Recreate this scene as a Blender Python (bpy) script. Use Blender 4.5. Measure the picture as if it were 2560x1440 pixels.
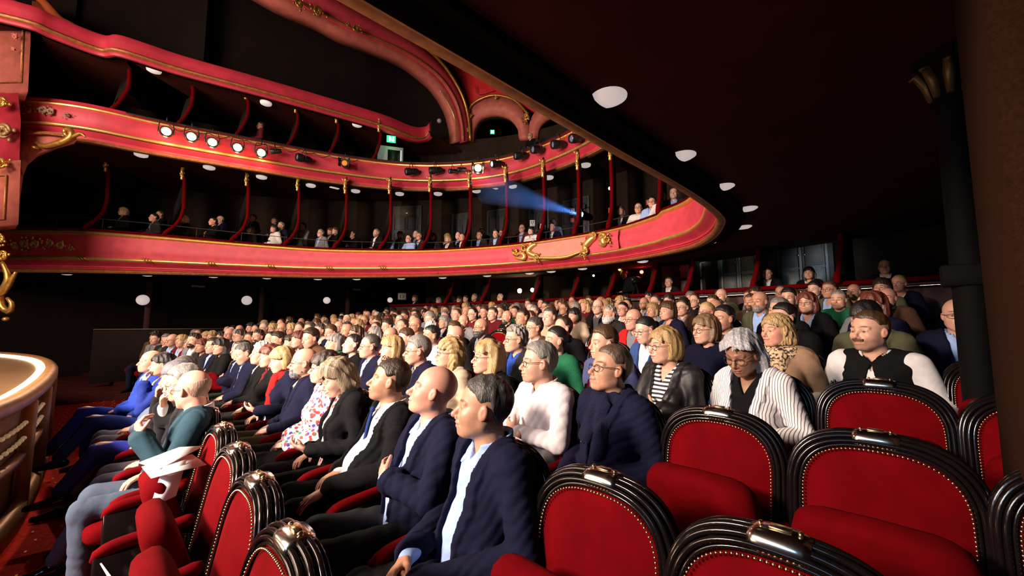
import bpy, math, random
import numpy as np
from mathutils import Vector, Matrix
random.seed(7); rng = np.random.RandomState(5)
PI = math.pi
scene = bpy.context.scene
COL = scene.collection
for o in list(bpy.data.objects): bpy.data.objects.remove(o)

# ------------------------------------------------------------------ camera, world, lights, exposure
# world axes: -X is the stage, +X the back of the hall, +Y across the hall away from the camera
CAMZ = 1.5
TH = math.atan(.091)
cam = bpy.data.cameras.new('camera'); camo = bpy.data.objects.new('camera', cam); COL.objects.link(camo)
cam.sensor_width = 36; cam.lens = 36*1000/2560; cam.clip_start = .03; cam.clip_end = 200
fwd = Vector((.70711*math.cos(TH), .70711*math.cos(TH), math.sin(TH)))
camo.location = (0, 0, CAMZ); camo.rotation_euler = fwd.to_track_quat('-Z', 'Y').to_euler()
scene.camera = camo
w = bpy.data.worlds.new('world'); scene.world = w; w.use_nodes = True
w.node_tree.nodes['Background'].inputs[0].default_value = (.9, .75, .7, 1)
w.node_tree.nodes['Background'].inputs[1].default_value = .0
def light(name, typ, loc, power, color, target=None, size=1, sizey=None, spot=None, blend=.3):
    l = bpy.data.lights.new(name, typ); o = bpy.data.objects.new(name, l); COL.objects.link(o)
    l.energy = power; l.color = color; o.location = loc
    if typ == 'AREA':
        l.size = size
        if sizey: l.shape = 'RECTANGLE'; l.size_y = sizey
    elif typ == 'SPOT': l.spot_size = spot; l.spot_blend = blend; l.shadow_soft_size = size
    else: l.shadow_soft_size = size
    if target is not None: o.rotation_euler = (Vector(target)-Vector(loc)).to_track_quat('-Z', 'Y').to_euler()
    return o
light('stage_key_light', 'AREA', (-4.3, 3.0, 3.7), 540, (1, .80, .66), (3.2, 5.2, 1.1), .9, .7).data.spread = 1.75
light('stage_wash_light', 'AREA', (-6, 8.0, 6.0), 1250, (1, .76, .60), (4, 9.5, 4.5), 6, 3.0)
light('stage_blue_light', 'AREA', (-5, 1.0, 3.2), 60, (.25, .6, 1), (2, .4, 1.0), 1.6, 1.0)
light('balcony_spot_light', 'SPOT', (.9, 12.9, 6.0), 1000, (1, .74, .55), (-.7, 3.6, .0), .12, spot=.55, blend=.8)
light('stage_bounce_fill', 'AREA', (-3.2, 5.0, 1.0), 140, (1, .68, .45), (3.0, 4.0, 3.6), 3.0, .4)  # added fill: stands in for warm bounce off the stage floor onto balcony undersides
scene.view_settings.view_transform = 'Standard'; scene.view_settings.look = 'None'
scene.view_settings.gamma = 1; scene.view_settings.use_curve_mapping = False
scene.view_settings.exposure = 0.35
try:
    scene.cycles.max_bounces = 6; scene.cycles.diffuse_bounces = 3; scene.cycles.glossy_bounces = 3
    scene.cycles.use_denoising = True; scene.cycles.sample_clamp_indirect = 4
except Exception: pass

# ------------------------------------------------------------------ helpers: pixel rays of the photograph turned into places
def ray(u, v):
    b = (u-1280)/1000; up = (720-v)/1000; c, s = math.cos(TH), math.sin(TH)
    a = c-up*s; h = s+up*c
    return Vector(((a+b)*.70711, (a-b)*.70711, h))
def at(u, v, h=None, a=None, X=None, Y=None):
    r = ray(u, v)
    if h is not None: k = h/r.z
    elif X is not None: k = X/r.x
    elif Y is not None: k = Y/r.y
    else: k = a/((r.x+r.y)*.70711)
    return Vector((r.x*k, r.y*k, r.z*k+CAMZ))
def proj(p):
    x, y, z = p[0], p[1], p[2]-CAMZ
    a = (x+y)*.70711; b = (x-y)*.70711; c, s = math.cos(TH), math.sin(TH)
    d = a*c+z*s; up = z*c-a*s
    return 1280+1000*b/d, 720-1000*up/d, d

# ------------------------------------------------------------------ materials
MATS = {}
def mat(name, color=(.5, .5, .5), rough=.6, metal=0, spec=.5, objcol=False, attr=False, noise=None, bump=None, emit=None, estr=0, kind=None, col2=None, sheen=0):
    if name in MATS: return MATS[name]
    m = bpy.data.materials.new(name); m.use_nodes = True; MATS[name] = m
    nt = m.node_tree; N = nt.nodes; L = nt.links; b = N['Principled BSDF']
    b.inputs['Roughness'].default_value = rough; b.inputs['Metallic'].default_value = metal
    b.inputs['Specular IOR Level'].default_value = spec
    b.inputs['Base Color'].default_value = (*color, 1)
    if sheen: b.inputs['Sheen Weight'].default_value = sheen
    tc = N.new('ShaderNodeTexCoord')
    cur = None
    if objcol:
        oi = N.new('ShaderNodeObjectInfo'); cur = oi.outputs['Color']
    def mul(a, bb, fac=1):
        x = N.new('ShaderNodeMix'); x.data_type = 'RGBA'; x.blend_type = 'MULTIPLY'; x.inputs['Factor'].default_value = fac
        for s_, v_ in ((x.inputs['A'], a), (x.inputs['B'], bb)):
            if isinstance(v_, tuple): s_.default_value = v_
            else: L.new(v_, s_)
        return x.outputs['Result']
    if attr:
        at_ = N.new('ShaderNodeAttribute'); at_.attribute_name = 'Tint'
        cur = mul(cur if cur is not None else (*color, 1), at_.outputs['Color'])
    if kind:
        col = (*color, 1); c2 = (*(col2 or (0, 0, 0)), 1)
        mp = N.new('ShaderNodeMapping'); L.new(tc.outputs['Object'], mp.inputs[0])
        if kind[0] == 'stripe':   # ('stripe', axis, scale, threshold)
            sc = [0, 0, 0]; sc[kind[1]] = kind[2]; mp.inputs['Scale'].default_value = sc
            wv = N.new('ShaderNodeTexWave'); wv.inputs['Scale'].default_value = 1; wv.bands_direction = 'DIAGONAL'
            L.new(mp.outputs[0], wv.inputs['Vector']); src = wv.outputs['Fac']
        elif kind[0] == 'blot':
            wv = N.new('ShaderNodeTexVoronoi'); wv.inputs['Scale'].default_value = kind[1]
            L.new(mp.outputs[0], wv.inputs['Vector']); src = wv.outputs['Distance']
        elif kind[0] == 'cloud':
            wv = N.new('ShaderNodeTexNoise'); wv.inputs['Scale'].default_value = kind[1]; wv.inputs['Detail'].default_value = 3
            L.new(mp.outputs[0], wv.inputs['Vector']); src = wv.outputs['Fac']
        cr = N.new('ShaderNodeValToRGB'); t = kind[-1]
        cr.color_ramp.elements[0].position = max(0, t-.04); cr.color_ramp.elements[1].position = min(1, t+.04)
        cr.color_ramp.elements[0].color = c2; cr.color_ramp.elements[1].color = col
        L.new(src, cr.inputs[0]); base = cr.outputs[0]
        if kind[0] == 'blot':
            h = N.new('ShaderNodeValToRGB'); h.color_ramp.interpolation = 'CONSTANT'
            els = h.color_ramp.elements; els[0].color = (.5, .02, .03, 1); els[1].position = .4; els[1].color = (.05, .03, .25, 1)
            e = els.new(.6); e.color = (.6, .05, .04, 1); e = els.new(.82); e.color = (.03, .12, .05, 1)
            sep = N.new('ShaderNodeSeparateColor'); L.new(wv.outputs['Color'], sep.inputs[0]); L.new(sep.outputs[0], h.inputs[0])
            mx = N.new('ShaderNodeMix'); mx.data_type = 'RGBA'
            cr.color_ramp.elements[0].color = (0, 0, 0, 1); cr.color_ramp.elements[1].color = (1, 1, 1, 1)
            L.new(cr.outputs[0], mx.inputs['Factor']); L.new(h.outputs[0], mx.inputs['A']); mx.inputs['B'].default_value = col
            base = mx.outputs['Result']
        cur = base
    if noise:   # (scale xyz tuple or float, strength, detail)
        nz = N.new('ShaderNodeTexNoise'); nz.inputs['Detail'].default_value = 4
        mp = N.new('ShaderNodeMapping'); L.new(tc.outputs['Object'], mp.inputs[0])
        sc = noise[0] if isinstance(noise[0], tuple) else (noise[0],)*3
        mp.inputs['Scale'].default_value = sc; nz.inputs['Scale'].default_value = 1
        L.new(mp.outputs[0], nz.inputs['Vector'])
        cr = N.new('ShaderNodeValToRGB'); s0 = 1-noise[1]
        cr.color_ramp.elements[0].position = .35; cr.color_ramp.elements[1].position = .68
        cr.color_ramp.elements[0].color = (s0, s0, s0, 1); cr.color_ramp.elements[1].color = (1, 1, 1, 1)
        L.new(nz.outputs['Fac'], cr.inputs[0])
        cur = mul(cur if cur is not None else (*color, 1), cr.outputs[0])
        if len(noise) > 2:
            bp = N.new('ShaderNodeBump'); bp.inputs['Strength'].default_value = noise[2]; bp.inputs['Distance'].default_value = .01
            L.new(nz.outputs['Fac'], bp.inputs['Height']); L.new(bp.outputs[0], b.inputs['Normal'])
    if cur is not None: L.new(cur, b.inputs['Base Color'])
    if emit:
        b.inputs['Emission Color'].default_value = (*emit, 1); b.inputs['Emission Strength'].default_value = estr
    return m
SKIN = mat('skin', rough=.47, objcol=True, attr=True, spec=.4, noise=(70., .10))
HAIR = mat('hair', rough=.42, objcol=True, spec=.4, noise=((230., 110., 30.), .5, .5))
CLOTH = mat('cloth', rough=.9, objcol=True, spec=.12, noise=(24., .12, .25))
KNIT = mat('knit', rough=.95, objcol=True, spec=.1, noise=(160., .35, .6))
LEATHER = mat('black_leather', (.012, .011, .012), rough=.5, spec=.35, noise=(30., .3, .25))
PINSTRIPE = mat('pinstripe', (.78, .74, .72), rough=.8, kind=('stripe', 1, 50, .2), col2=(.16, .14, .17))
TEE = mat('striped_tee', (.85, .82, .8), rough=.8, kind=('stripe', 2, 24, .5), col2=(.008, .008, .01))
FLORAL = mat('floral', (.80, .72, .70), rough=.8, kind=('blot', 34., .47))
FLORAL2 = mat('floral_sleeve', (.82, .74, .72), rough=.8, kind=('blot', 24., .36))
LEOPARD = mat('leopard', (.5, .36, .22), rough=.8, kind=('cloud', 60., .47), col2=(.02, .012, .01))
VELVET = mat('red_velvet', (.115, .0006, .0022), rough=.9, spec=.04, noise=(9., .25, .06), sheen=.0)
LACQ = mat('black_lacquer', (.006, .004, .004), rough=.14, spec=.3, noise=(20., .2))
SILVER = mat('silver_plate', (.75, .72, .68), rough=.18, metal=1)
BRASS = mat('brass_nail', (.80, .62, .34), rough=.25, metal=1)
GOLD = mat('gilding', (.62, .33, .075), rough=.36, metal=.75, noise=(14., .45, .3))
GOLDL = mat('gilding_bright', (.85, .52, .16), rough=.30, metal=.7, noise=(9., .2, .1))
REDP = mat('red_plaster', (.50, .026, .055), rough=.55, noise=(3., .25, .1))
REDL = mat('light_red_plaster', (.58, .050, .080), rough=.6, noise=(5., .2, .1))
SALMON = mat('salmon_plaster', (.52, .135, .105), rough=.6, noise=(5., .25, .15))
REDV = mat('vivid_red_plaster', (.55, .012, .018), rough=.6, noise=(5., .15, .1))
RIB = mat('ochre_trim', (.42, .17, .05), rough=.5, metal=.3, noise=(12., .4, .3))
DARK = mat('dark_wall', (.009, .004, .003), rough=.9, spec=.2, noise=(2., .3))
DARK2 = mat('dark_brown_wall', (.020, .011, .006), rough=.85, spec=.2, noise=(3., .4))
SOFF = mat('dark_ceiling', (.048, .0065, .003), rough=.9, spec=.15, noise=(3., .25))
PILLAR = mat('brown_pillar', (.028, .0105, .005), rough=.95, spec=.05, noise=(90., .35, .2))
BLACK = mat('black_metal', (.008, .008, .009), rough=.4, spec=.5)
LAMPW = mat('opal_glass', (.80, .72, .70), rough=.4, emit=(1, .86, .82), estr=.36)  # low emission stands in for stage light falling on the lamp glass
DOORP = mat('grey_door', (.10, .105, .11), rough=.6, noise=(30., .25))
FLOORM = mat('dark_floor', (.030, .003, .003), rough=.9, spec=.1, noise=(5., .5))
CARPET = mat('red_carpet', (.42, .02, .012), rough=.95, spec=.05, noise=(40., .4, .4))
WOOD = mat('stage_wood', (.16, .085, .035), rough=.35, noise=((3., 40., 3.), .5, .1))
PAPER = mat('white_paper', (.82, .78, .78), rough=.7)
REDDOT = mat('dark_print', (.05, .04, .05), rough=.8)

# ------------------------------------------------------------------ mesh builders
def mk(name, V, Fq, m, parent=None, smooth=True, tint=None, color=None, mi=None):
    """one mesh object out of vertex and face arrays (quads as an (n,4) array, or a list of faces)"""
    me = mesh_of(name, V, Fq, m, smooth, tint, mi)
    return ob(name, me, parent, color)
def mesh_of(name, V, Fq, m, smooth=True, tint=None, mi=None):
    me = bpy.data.meshes.new(name)
    V = np.asarray(V, dtype=np.float32)
    if isinstance(Fq, np.ndarray):
        n = len(Fq); k = Fq.shape[1]; loops = Fq.astype(np.int32).ravel(); st = np.arange(0, n*k, k, dtype=np.int32)
    else:
        n = len(Fq); loops = np.array([i for f in Fq for i in f], dtype=np.int32)
        ln = [len(f) for f in Fq]; st = np.concatenate([[0], np.cumsum(ln)[:-1]]).astype(np.int32) if n else np.zeros(0, np.int32)
    me.vertices.add(len(V)); me.vertices.foreach_set('co', V.ravel())
    me.loops.add(len(loops)); me.loops.foreach_set('vertex_index', loops)
    me.polygons.add(n); me.polygons.foreach_set('loop_start', st)
    if smooth: me.polygons.foreach_set('use_smooth', np.ones(n, dtype=bool))
    ms = m if isinstance(m, (list, tuple)) else [m]
    for q in ms: me.materials.append(q)
    if mi is not None: me.polygons.foreach_set('material_index', np.asarray(mi, dtype=np.int32))
    me.update(calc_edges=True)
    if tint is not None:
        at_ = me.color_attributes.new('Tint', 'FLOAT_COLOR', 'POINT')
        c = np.ones((len(V), 4), dtype=np.float32); c[:, :3] = tint; at_.data.foreach_set('color', c.ravel())
    return me
def ob(name, me, parent=None, color=None):
    o = bpy.data.objects.new(name, me); COL.objects.link(o)
    if parent is not None: o.parent = parent
    if color is not None: o.color = (*color, 1)
    return o
def tag(o, label=None, cat=None, group=None, kind=None):
    if label: o['label'] = label
    if cat: o['category'] = cat
    if group: o['group'] = group
    if kind: o['kind'] = kind
    return o
def thing(name, label, cat, loc=(0, 0, 0), rz=0, group=None):
    o = bpy.data.objects.new(name, None); COL.objects.link(o); o.location = loc; o.rotation_euler = (0, 0, rz)
    o.empty_display_size = .1
    return tag(o, label, cat, group)
def copy_tree(o, parent=None):
    c = o.copy(); COL.objects.link(c)
    if parent is not None: c.parent = parent
    for ch in list(o.children): copy_tree(ch, c)
    return c
class MB:
    """collects simple shapes into one mesh"""
    def __init__(s): s.v = []; s.f = []
    def add(s, V, F):
        o = len(s.v); s.v += [tuple(p) for p in V]; s.f += [tuple(i+o for i in f) for f in F]; return s
    def box(s, c, d, R=None, bev=0):
        cx, cy, cz = c; x, y, z = d[0]/2, d[1]/2, d[2]/2
        if bev:
            P = []; b = min(bev, x*.9, y*.9, z*.9)
            for sx in (-1, 1):
                for sy in (-1, 1):
                    for sz in (-1, 1):
                        P += [(sx*x, sy*(y-b), sz*(z-b)), (sx*(x-b), sy*y, sz*(z-b)), (sx*(x-b), sy*(y-b), sz*z)]
            import bmesh
            bm = bmesh.new()
            for p in P: bm.verts.new(p)
            bmesh.ops.convex_hull(bm, input=bm.verts); bm.verts.index_update()
            V = [v.co.copy() for v in bm.verts]; F = [[v.index for v in f.verts] for f in bm.faces]; bm.free()
        else:
            V = [Vector((sx*x, sy*y, sz*z)) for sx in (-1, 1) for sy in (-1, 1) for sz in (-1, 1)]
            F = [(0, 1, 3, 2), (4, 6, 7, 5), (0, 4, 5, 1), (2, 3, 7, 6), (0, 2, 6, 4), (1, 5, 7, 3)]
        if R is not None: V = [R @ v for v in V]
        return s.add([(v[0]+cx, v[1]+cy, v[2]+cz) for v in V], F)
    def tube(s, pts, r, n=8, cap=True, closed=False):
        pts = [Vector(p) for p in pts]; m = len(pts); rs = r if isinstance(r, (list, tuple)) else [r]*m
        V = []; F = []; up = None
        for i, p in enumerate(pts):
            t = (pts[(i+1) % m]-pts[i-1]) if closed else (pts[min(i+1, m-1)]-pts[max(i-1, 0)])
            t = t.normalized() if t.length > 1e-9 else Vector((0, 0, 1))
            if up is None: up = Vector((0, 0, 1)) if abs(t.z) < .9 else Vector((1, 0, 0))
            a = t.cross(up)
            if a.length < 1e-6: a = t.cross(Vector((1, .1, 0)))
            a.normalize(); up = a.cross(t).normalized()
            for k in range(n):
                an = 2*PI*k/n; V.append(p+a*math.cos(an)*rs[i]+up*math.sin(an)*rs[i])
        for i in range(m if closed else m-1):
            j = (i+1) % m
            for k in range(n): F.append((i*n+k, i*n+(k+1) % n, j*n+(k+1) % n, j*n+k))
        if cap and not closed:
            F.append(tuple(range(n-1, -1, -1))); F.append(tuple((m-1)*n+k for k in range(n)))
        return s.add(V, F)
    def lathe(s, prof, c=(0, 0, 0), n=20, R=None, sx=1, sy=1):
        V = []; F = []
        for r, z in prof:
            for k in range(n):
                a = 2*PI*k/n; v = Vector((r*math.cos(a)*sx, r*math.sin(a)*sy, z))
                if R is not None: v = R @ v
                V.append(v+Vector(c))
        for i in range(len(prof)-1):
            for k in range(n): F.append((i*n+k, i*n+(k+1) % n, (i+1)*n+(k+1) % n, (i+1)*n+k))
        F.append(tuple(range(n-1, -1, -1))); F.append(tuple((len(prof)-1)*n+k for k in range(n)))
        return s.add(V, F)
    def ball(s, c, r, n=8, m=6, R=None):
        r = r if isinstance(r, (tuple, list)) else (r, r, r)
        V = [Vector((0, 0, -r[2]))]; F = []
        for i in range(1, m):
            ph = -PI/2+PI*i/m
            for k in range(n):
                a = 2*PI*k/n; V.append(Vector((r[0]*math.cos(ph)*math.cos(a), r[1]*math.cos(ph)*math.sin(a), r[2]*math.sin(ph))))
        V.append(Vector((0, 0, r[2]))); e = len(V)-1
        for k in range(n): F.append((0, 1+(k+1) % n, 1+k)); F.append((e, e-n+k, e-n+(k+1) % n))
        for i in range(m-2):
            for k in range(n):
                a = 1+i*n+k; b = 1+i*n+(k+1) % n; F.append((a, b, b+n, a+n))
        if R is not None: V = [R @ v for v in V]
        return s.add([v+Vector(c) for v in V], F)
    def prism(s, poly, y0, y1, f=lambda x, z, y: (x, y, z)):
        n = len(poly); V = [f(x, z, y0) for x, z in poly]+[f(x, z, y1) for x, z in poly]
        F = [tuple(range(n)), tuple(range(2*n-1, n-1, -1))]+[(i, i+n, (i+1) % n+n, (i+1) % n) for i in range(n)]
        return s.add(V, F)
    def build(s, name, m, parent=None, smooth=False, color=None):
        me = mesh_of(name, s.v, s.f, m, smooth)
        if smooth and smooth != 'all':
            try: me.set_sharp_from_angle(angle=.7)
            except Exception: pass
        return ob(name, me, parent, color)
def crom(P, n):
    """smooth path through points, n samples evenly by length"""
    P = np.array(P, float); out = []
    Q = np.vstack([2*P[0]-P[1], P, 2*P[-1]-P[-2]])
    for i in range(1, len(Q)-2):
        for t in np.linspace(0, 1, 24, endpoint=False):
            a, b, c, d = Q[i-1], Q[i], Q[i+1], Q[i+2]
            out.append(.5*((2*b)+(-a+c)*t+(2*a-5*b+4*c-d)*t*t+(-a+3*b-3*c+d)*t**3))
    out.append(P[-1]); out = np.array(out)
    L = np.concatenate([[0], np.cumsum(np.linalg.norm(np.diff(out, axis=0), axis=1))])
    s = np.linspace(0, L[-1], n)
    return np.stack([np.interp(s, L, out[:, k]) for k in range(out.shape[1])], 1)
# ------------------------------------------------------------------ smooth bodies: blended solids turned into one continuous surface
def smin(a, b, k):
    if k <= 0: return np.minimum(a, b)
    h = np.maximum(k-np.abs(a-b), 0)/k
    return np.minimum(a, b)-h*h*k*.25
class Field:
    def __init__(s, lo, hi, res):
        res = res if isinstance(res, (tuple, list)) else (res,)*3
        s.ax = [np.arange(lo[i], hi[i]+res[i], res[i], dtype=np.float32) for i in range(3)]
        s.res = max(res); s.F = np.full([len(a) for a in s.ax], 1., dtype=np.float32)
    def _loc(s, lo, hi, m):
        sl = []
        for i in range(3):
            a = np.searchsorted(s.ax[i], lo[i]-m); b = np.searchsorted(s.ax[i], hi[i]+m)
            if b-a < 1: return None
            sl.append(slice(a, b))
        g = [s.ax[0][sl[0]][:, None, None], s.ax[1][sl[1]][None, :, None], s.ax[2][sl[2]][None, None, :]]
        return tuple(sl), g
    def op(s, lo, hi, fn, k=.02, sub=False, inf=0):
        q = s._loc(lo, hi, k+2.2*s.res+abs(inf))
        if q is None: return s
        sl, (x, y, z) = q
        d = fn(x, y, z)-inf
        if sub: s.F[sl] = -smin(-s.F[sl], d, k)
        else: s.F[sl] = smin(s.F[sl], d, k)
        return s
    def ell(s, c, r, k=.02, R=None, sub=False, inf=0):
        c = np.array(c, dtype=np.float32); r = np.array(r, dtype=np.float32)+inf
        def fn(x, y, z):
            px, py, pz = x-c[0], y-c[1], z-c[2]
            if R is not None:
                qx = R[0][0]*px+R[1][0]*py+R[2][0]*pz; qy = R[0][1]*px+R[1][1]*py+R[2][1]*pz; qz = R[0][2]*px+R[1][2]*py+R[2][2]*pz
                px, py, pz = qx, qy, qz
            k0 = np.sqrt((px/r[0])**2+(py/r[1])**2+(pz/r[2])**2)
            k1 = np.sqrt((px/r[0]**2)**2+(py/r[1]**2)**2+(pz/r[2]**2)**2)+1e-6
            return k0*(k0-1)/k1
        e = r if R is None else np.array([max(r)]*3)
        return s.op(c-e, c+e, fn, k, sub)
    def cap(s, a, b, ra, rb=None, k=.02, sub=False, inf=0):
        rb = ra if rb is None else rb; ra += inf; rb += inf
        a = np.array(a, dtype=np.float32); b = np.array(b, dtype=np.float32); ba = b-a; L2 = float(ba@ba)+1e-9
        def fn(x, y, z):
            t = np.clip(((x-a[0])*ba[0]+(y-a[1])*ba[1]+(z-a[2])*ba[2])/L2, 0, 1)
            return np.sqrt((x-a[0]-ba[0]*t)**2+(y-a[1]-ba[1]*t)**2+(z-a[2]-ba[2]*t)**2)-(ra+(rb-ra)*t)
        r = max(ra, rb)
        return s.op(np.minimum(a, b)-r, np.maximum(a, b)+r, fn, k, sub)
    def cut(s, fn):
        x, y, z = s.ax[0][:, None, None], s.ax[1][None, :, None], s.ax[2][None, None, :]
        s.F = np.maximum(s.F, fn(x, y, z)).astype(np.float32); return s
    def disp(s, fn):
        x, y, z = s.ax[0][:, None, None], s.ax[1][None, :, None], s.ax[2][None, None, :]
        s.F = (s.F+fn(x, y, z)).astype(np.float32); return s
    def net(s):
        F = s.F; S = F < 0
        if not S.any(): return np.zeros((0, 3)), np.zeros((0, 4), int)
        lo = []; hi = []
        for i in range(3):
            w_ = np.where(S.any(axis=tuple(j for j in range(3) if j != i)))[0]
            lo.append(max(w_[0]-1, 0)); hi.append(min(w_[-1]+2, F.shape[i]))
        F = np.pad(F[lo[0]:hi[0], lo[1]:hi[1], lo[2]:hi[2]], 1, constant_values=.5); S = F < 0
        ax = []
        for i in range(3):
            a = s.ax[i][lo[i]:hi[i]]; d = s.res if len(a) < 2 else a[1]-a[0]
            ax.append(np.concatenate([[a[0]-d], a, [a[-1]+d]]))
        n = F.shape; cs = tuple(k-1 for k in n)
        acc = np.zeros(cs+(3,), np.float32); cnt = np.zeros(cs, np.float32); cross = []
        for axn in range(3):
            A = [slice(None)]*3; B = [slice(None)]*3; A[axn] = slice(0, -1); B[axn] = slice(1, None)
            fa, fb = F[tuple(A)], F[tuple(B)]; c = S[tuple(A)] != S[tuple(B)]; cross.append(c)
            t = np.where(c, fa/np.where(c, fa-fb, 1), 0)
            o1, o2 = [j for j in range(3) if j != axn]
            for d1 in (0, 1):
                for d2 in (0, 1):
                    sl = [slice(None)]*3; sl[o1] = slice(d1, d1+cs[o1]); sl[o2] = slice(d2, d2+cs[o2])
                    cc = c[tuple(sl)]; acc[..., axn] += t[tuple(sl)]; acc[..., o1] += cc*d1; acc[..., o2] += cc*d2; cnt += cc
        m = cnt > 0; idx = np.full(cs, -1, np.int64); ii = np.argwhere(m); idx[m] = np.arange(len(ii))
        P = ii+acc[m]/cnt[m][:, None]
        V = np.stack([np.interp(P[:, i], np.arange(n[i]), ax[i]) for i in range(3)], 1)
        Q = []
        for axn in range(3):
            o1, o2 = (axn+1) % 3, (axn+2) % 3
            e = np.argwhere(cross[axn]); e = e[(e[:, o1] > 0) & (e[:, o2] > 0) & (e[:, o1] < n[o1]-1) & (e[:, o2] < n[o2]-1)]
            if not len(e): continue
            def g(a, b):
                q = e.copy(); q[:, o1] -= a; q[:, o2] -= b; return idx[q[:, 0], q[:, 1], q[:, 2]]
            q = np.stack([g(1, 1), g(0, 1), g(0, 0), g(1, 0)], 1)
            neg = ~S[e[:, 0], e[:, 1], e[:, 2]]; q[neg] = q[neg][:, ::-1]; Q.append(q)
        return V, np.concatenate(Q)
def wob(seed, freq, amp, an=(1, 1, 1)):
    r = np.random.RandomState(seed); D = r.normal(size=(5, 3))*freq*np.array(an); ph = r.rand(5)*6.28
    def fn(x, y, z):
        s = 0
        for i in range(5): s = s+np.sin(D[i, 0]*x+D[i, 1]*y+D[i, 2]*z+ph[i])
        return (s*(amp/2.2)).astype(np.float32)
    return fn
def fold(seed, freq, amp, an=(1, 1, 1)):   # sharp-edged creases
    r = np.random.RandomState(seed); D = r.normal(size=(4, 3))*freq*np.array(an); ph = r.rand(4)*6.28
    def fn(x, y, z):
        a = np.sin(D[0, 0]*x+D[0, 1]*y+D[0, 2]*z+ph[0]+1.3*np.sin(D[1, 0]*.5*x+D[1, 1]*.5*y+D[1, 2]*.5*z+ph[1]))
        b = np.sin(D[2, 0]*x+D[2, 1]*y+D[2, 2]*z+ph[2]+1.3*np.sin(D[3, 0]*.5*x+D[3, 1]*.5*y+D[3, 2]*.5*z+ph[3]))
        return (amp*(1.1-np.abs(a)-np.abs(b))).astype(np.float32)
    return fn
def sst(a, b, x): t = np.clip((x-a)/(b-a), 0, 1); return t*t*(3-2*t)

# ------------------------------------------------------------------ head (own frame: +x face, +y left, z up; origin at ear height)
def head_field(sp, res, f=None, base=False):
    wd = sp.get('wide', 1.); jw = sp.get('jaw', 1.); ns = sp.get('nose', 1.); fem = sp.get('fem', False)
    f = f or Field((-.125, -.108, -.23), (.14, .108, .14), res)
    Y = lambda y: y*wd
    f.ell((-.012, 0, .038), (.098, .077*wd, .088), .02)
    f.ell((.03, 0, -.03), (.062, .060*wd, .080), .03)
    f.ell((.048, 0, -.072), (.043, .040*wd*jw, .034), .02)
    f.ell((.078, 0, -.094), (.017, .018*jw, .015), .02)
    for s in (-1, 1):
        f.cap((.0, s*Y(.049*jw), -.052), (.06, s*Y(.022), -.092), .019, .014, .022)
        f.ell((.054, s*Y(.042), -.024), (.030, .020, .024), .025)
        f.ell((.020, s*Y(.046), -.040), (.040, .019, .042), .025)
    f.cap((-.022, 0, -.055), (-.05, 0, -.20), .047 if fem else .056, .052 if fem else .064, .025)
    if base: return f
    f.ell((.076, 0, -.056), (.026, .029, .028), .018)
    for s in (-1, 1):
        f.cap((.084, s*.012, .024), (.070, s*Y(.046), .021), .009, .008, .012)
        f.ell((.101, s*Y(.031), .002), (.020, .019, .014), .010, sub=True)
        f.ell((.072, s*Y(.031), .002), (.0155, .0165, .0130), .004)
        f.ell((.0905, s*Y(.031), .0005), (.0125, .0140, .0046), .002, sub=True)
        f.cap((.082, s*Y(.018), .0085), (.078, s*Y(.045), .0075), .0035, k=.003)
        f.ell((-.004, s*Y(.078), -.004), (.0165, .0075, .028), .006, R=np.array(Matrix.Rotation(s*-.35, 3, 'Z') @ Matrix.Rotation(-.2, 3, 'Y')))
        f.ell((.003, s*Y(.089), -.002), (.010, .008, .016), .004, sub=True)
    f.cap((.083, 0, .014), (.109, 0, -.024), .008, .0105*ns, .012)
    f.ell((.110*ns**.2, 0, -.030), (.0125*ns, .0115*ns, .0105*ns), .008)
    for s in (-1, 1): f.ell((.096, s*.0125*ns, -.036), (.011, .008, .0075), .006)
    f.ell((.095, 0, -.0560), (.012, .023, .0055), .005); f.ell((.093, 0, -.0690), (.011, .018, .0075), .005)
    f.cap((.106, -.010, -.0622), (.106, .010, -.0622), .0024, k=.003, sub=True)
    f.cap((.104, 0, -.0625), (.090, .026, -.0630), .0024, k=.003, sub=True); f.cap((.104, 0, -.0625), (.090, -.026, -.0630), .0024, k=.003, sub=True)
    if sp.get('old'):
        for s in (-1, 1):
            f.cap((.098, s*.020, -.034), (.084, s*.034, -.066), .0028, k=.005, sub=True)
    return f
def head_tint(sp, V):
    x, y, z = V[:, 0], V[:, 1], V[:, 2]; ay = np.abs(y); T = np.ones((len(V), 3))
    def blend(m, c):
        nonlocal T
        m = np.clip(m, 0, 1)[:, None]; T = T*(1-m)+T*np.array(c)*m
    fem = sp.get('fem')
    lip = np.exp(-((z+.0625)/.0085)**4-(ay/.024)**4)*(x > .085)
    blend(lip, (.80, .30, .30) if sp.get('lipstick') else ((.82, .5, .48) if fem else (.86, .62, .58)))
    blend(.38*np.exp(-((z+.03)/.022)**2-((ay-.045)/.018)**2)*(x > .04), (1, .74, .70))
    blend(.6*np.exp(-((z+.032)/.013)**2-(ay/.014)**2)*(x > .098), (1, .72, .68))
    blend(.5*(ay > .076)*(z < .03)*(z > -.04), (1, .72, .68))
    brow = np.exp(-((z-.026-.004*np.sin((ay-.012)*70))/.0048)**4-((ay-.031)/.019)**4)*(x > .05)
    blend(brow*.9, sp.get('browc', (.20, .14, .11)))
    eye = np.exp(-((z-.0015)/.0075)**4-((ay-.031)/.0165)**4)*(x > .065)
    blend(eye*sp.get('eyed', .75), (.35, .28, .26))
    iris = np.exp(-((z-.001)/.0048)**4-((ay-.031)/.0052)**4)*(x > .078); blend(iris*.95, (.12, .08, .06))
    if sp.get('stubble'):
        m = np.clip((-.034-z)/.02, 0, 1)*np.clip((x-.0)/.03, 0, 1)*(z > -.115)*(1-lip); blend(m*sp['stubble'], (.42, .38, .38))
    return T
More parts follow.
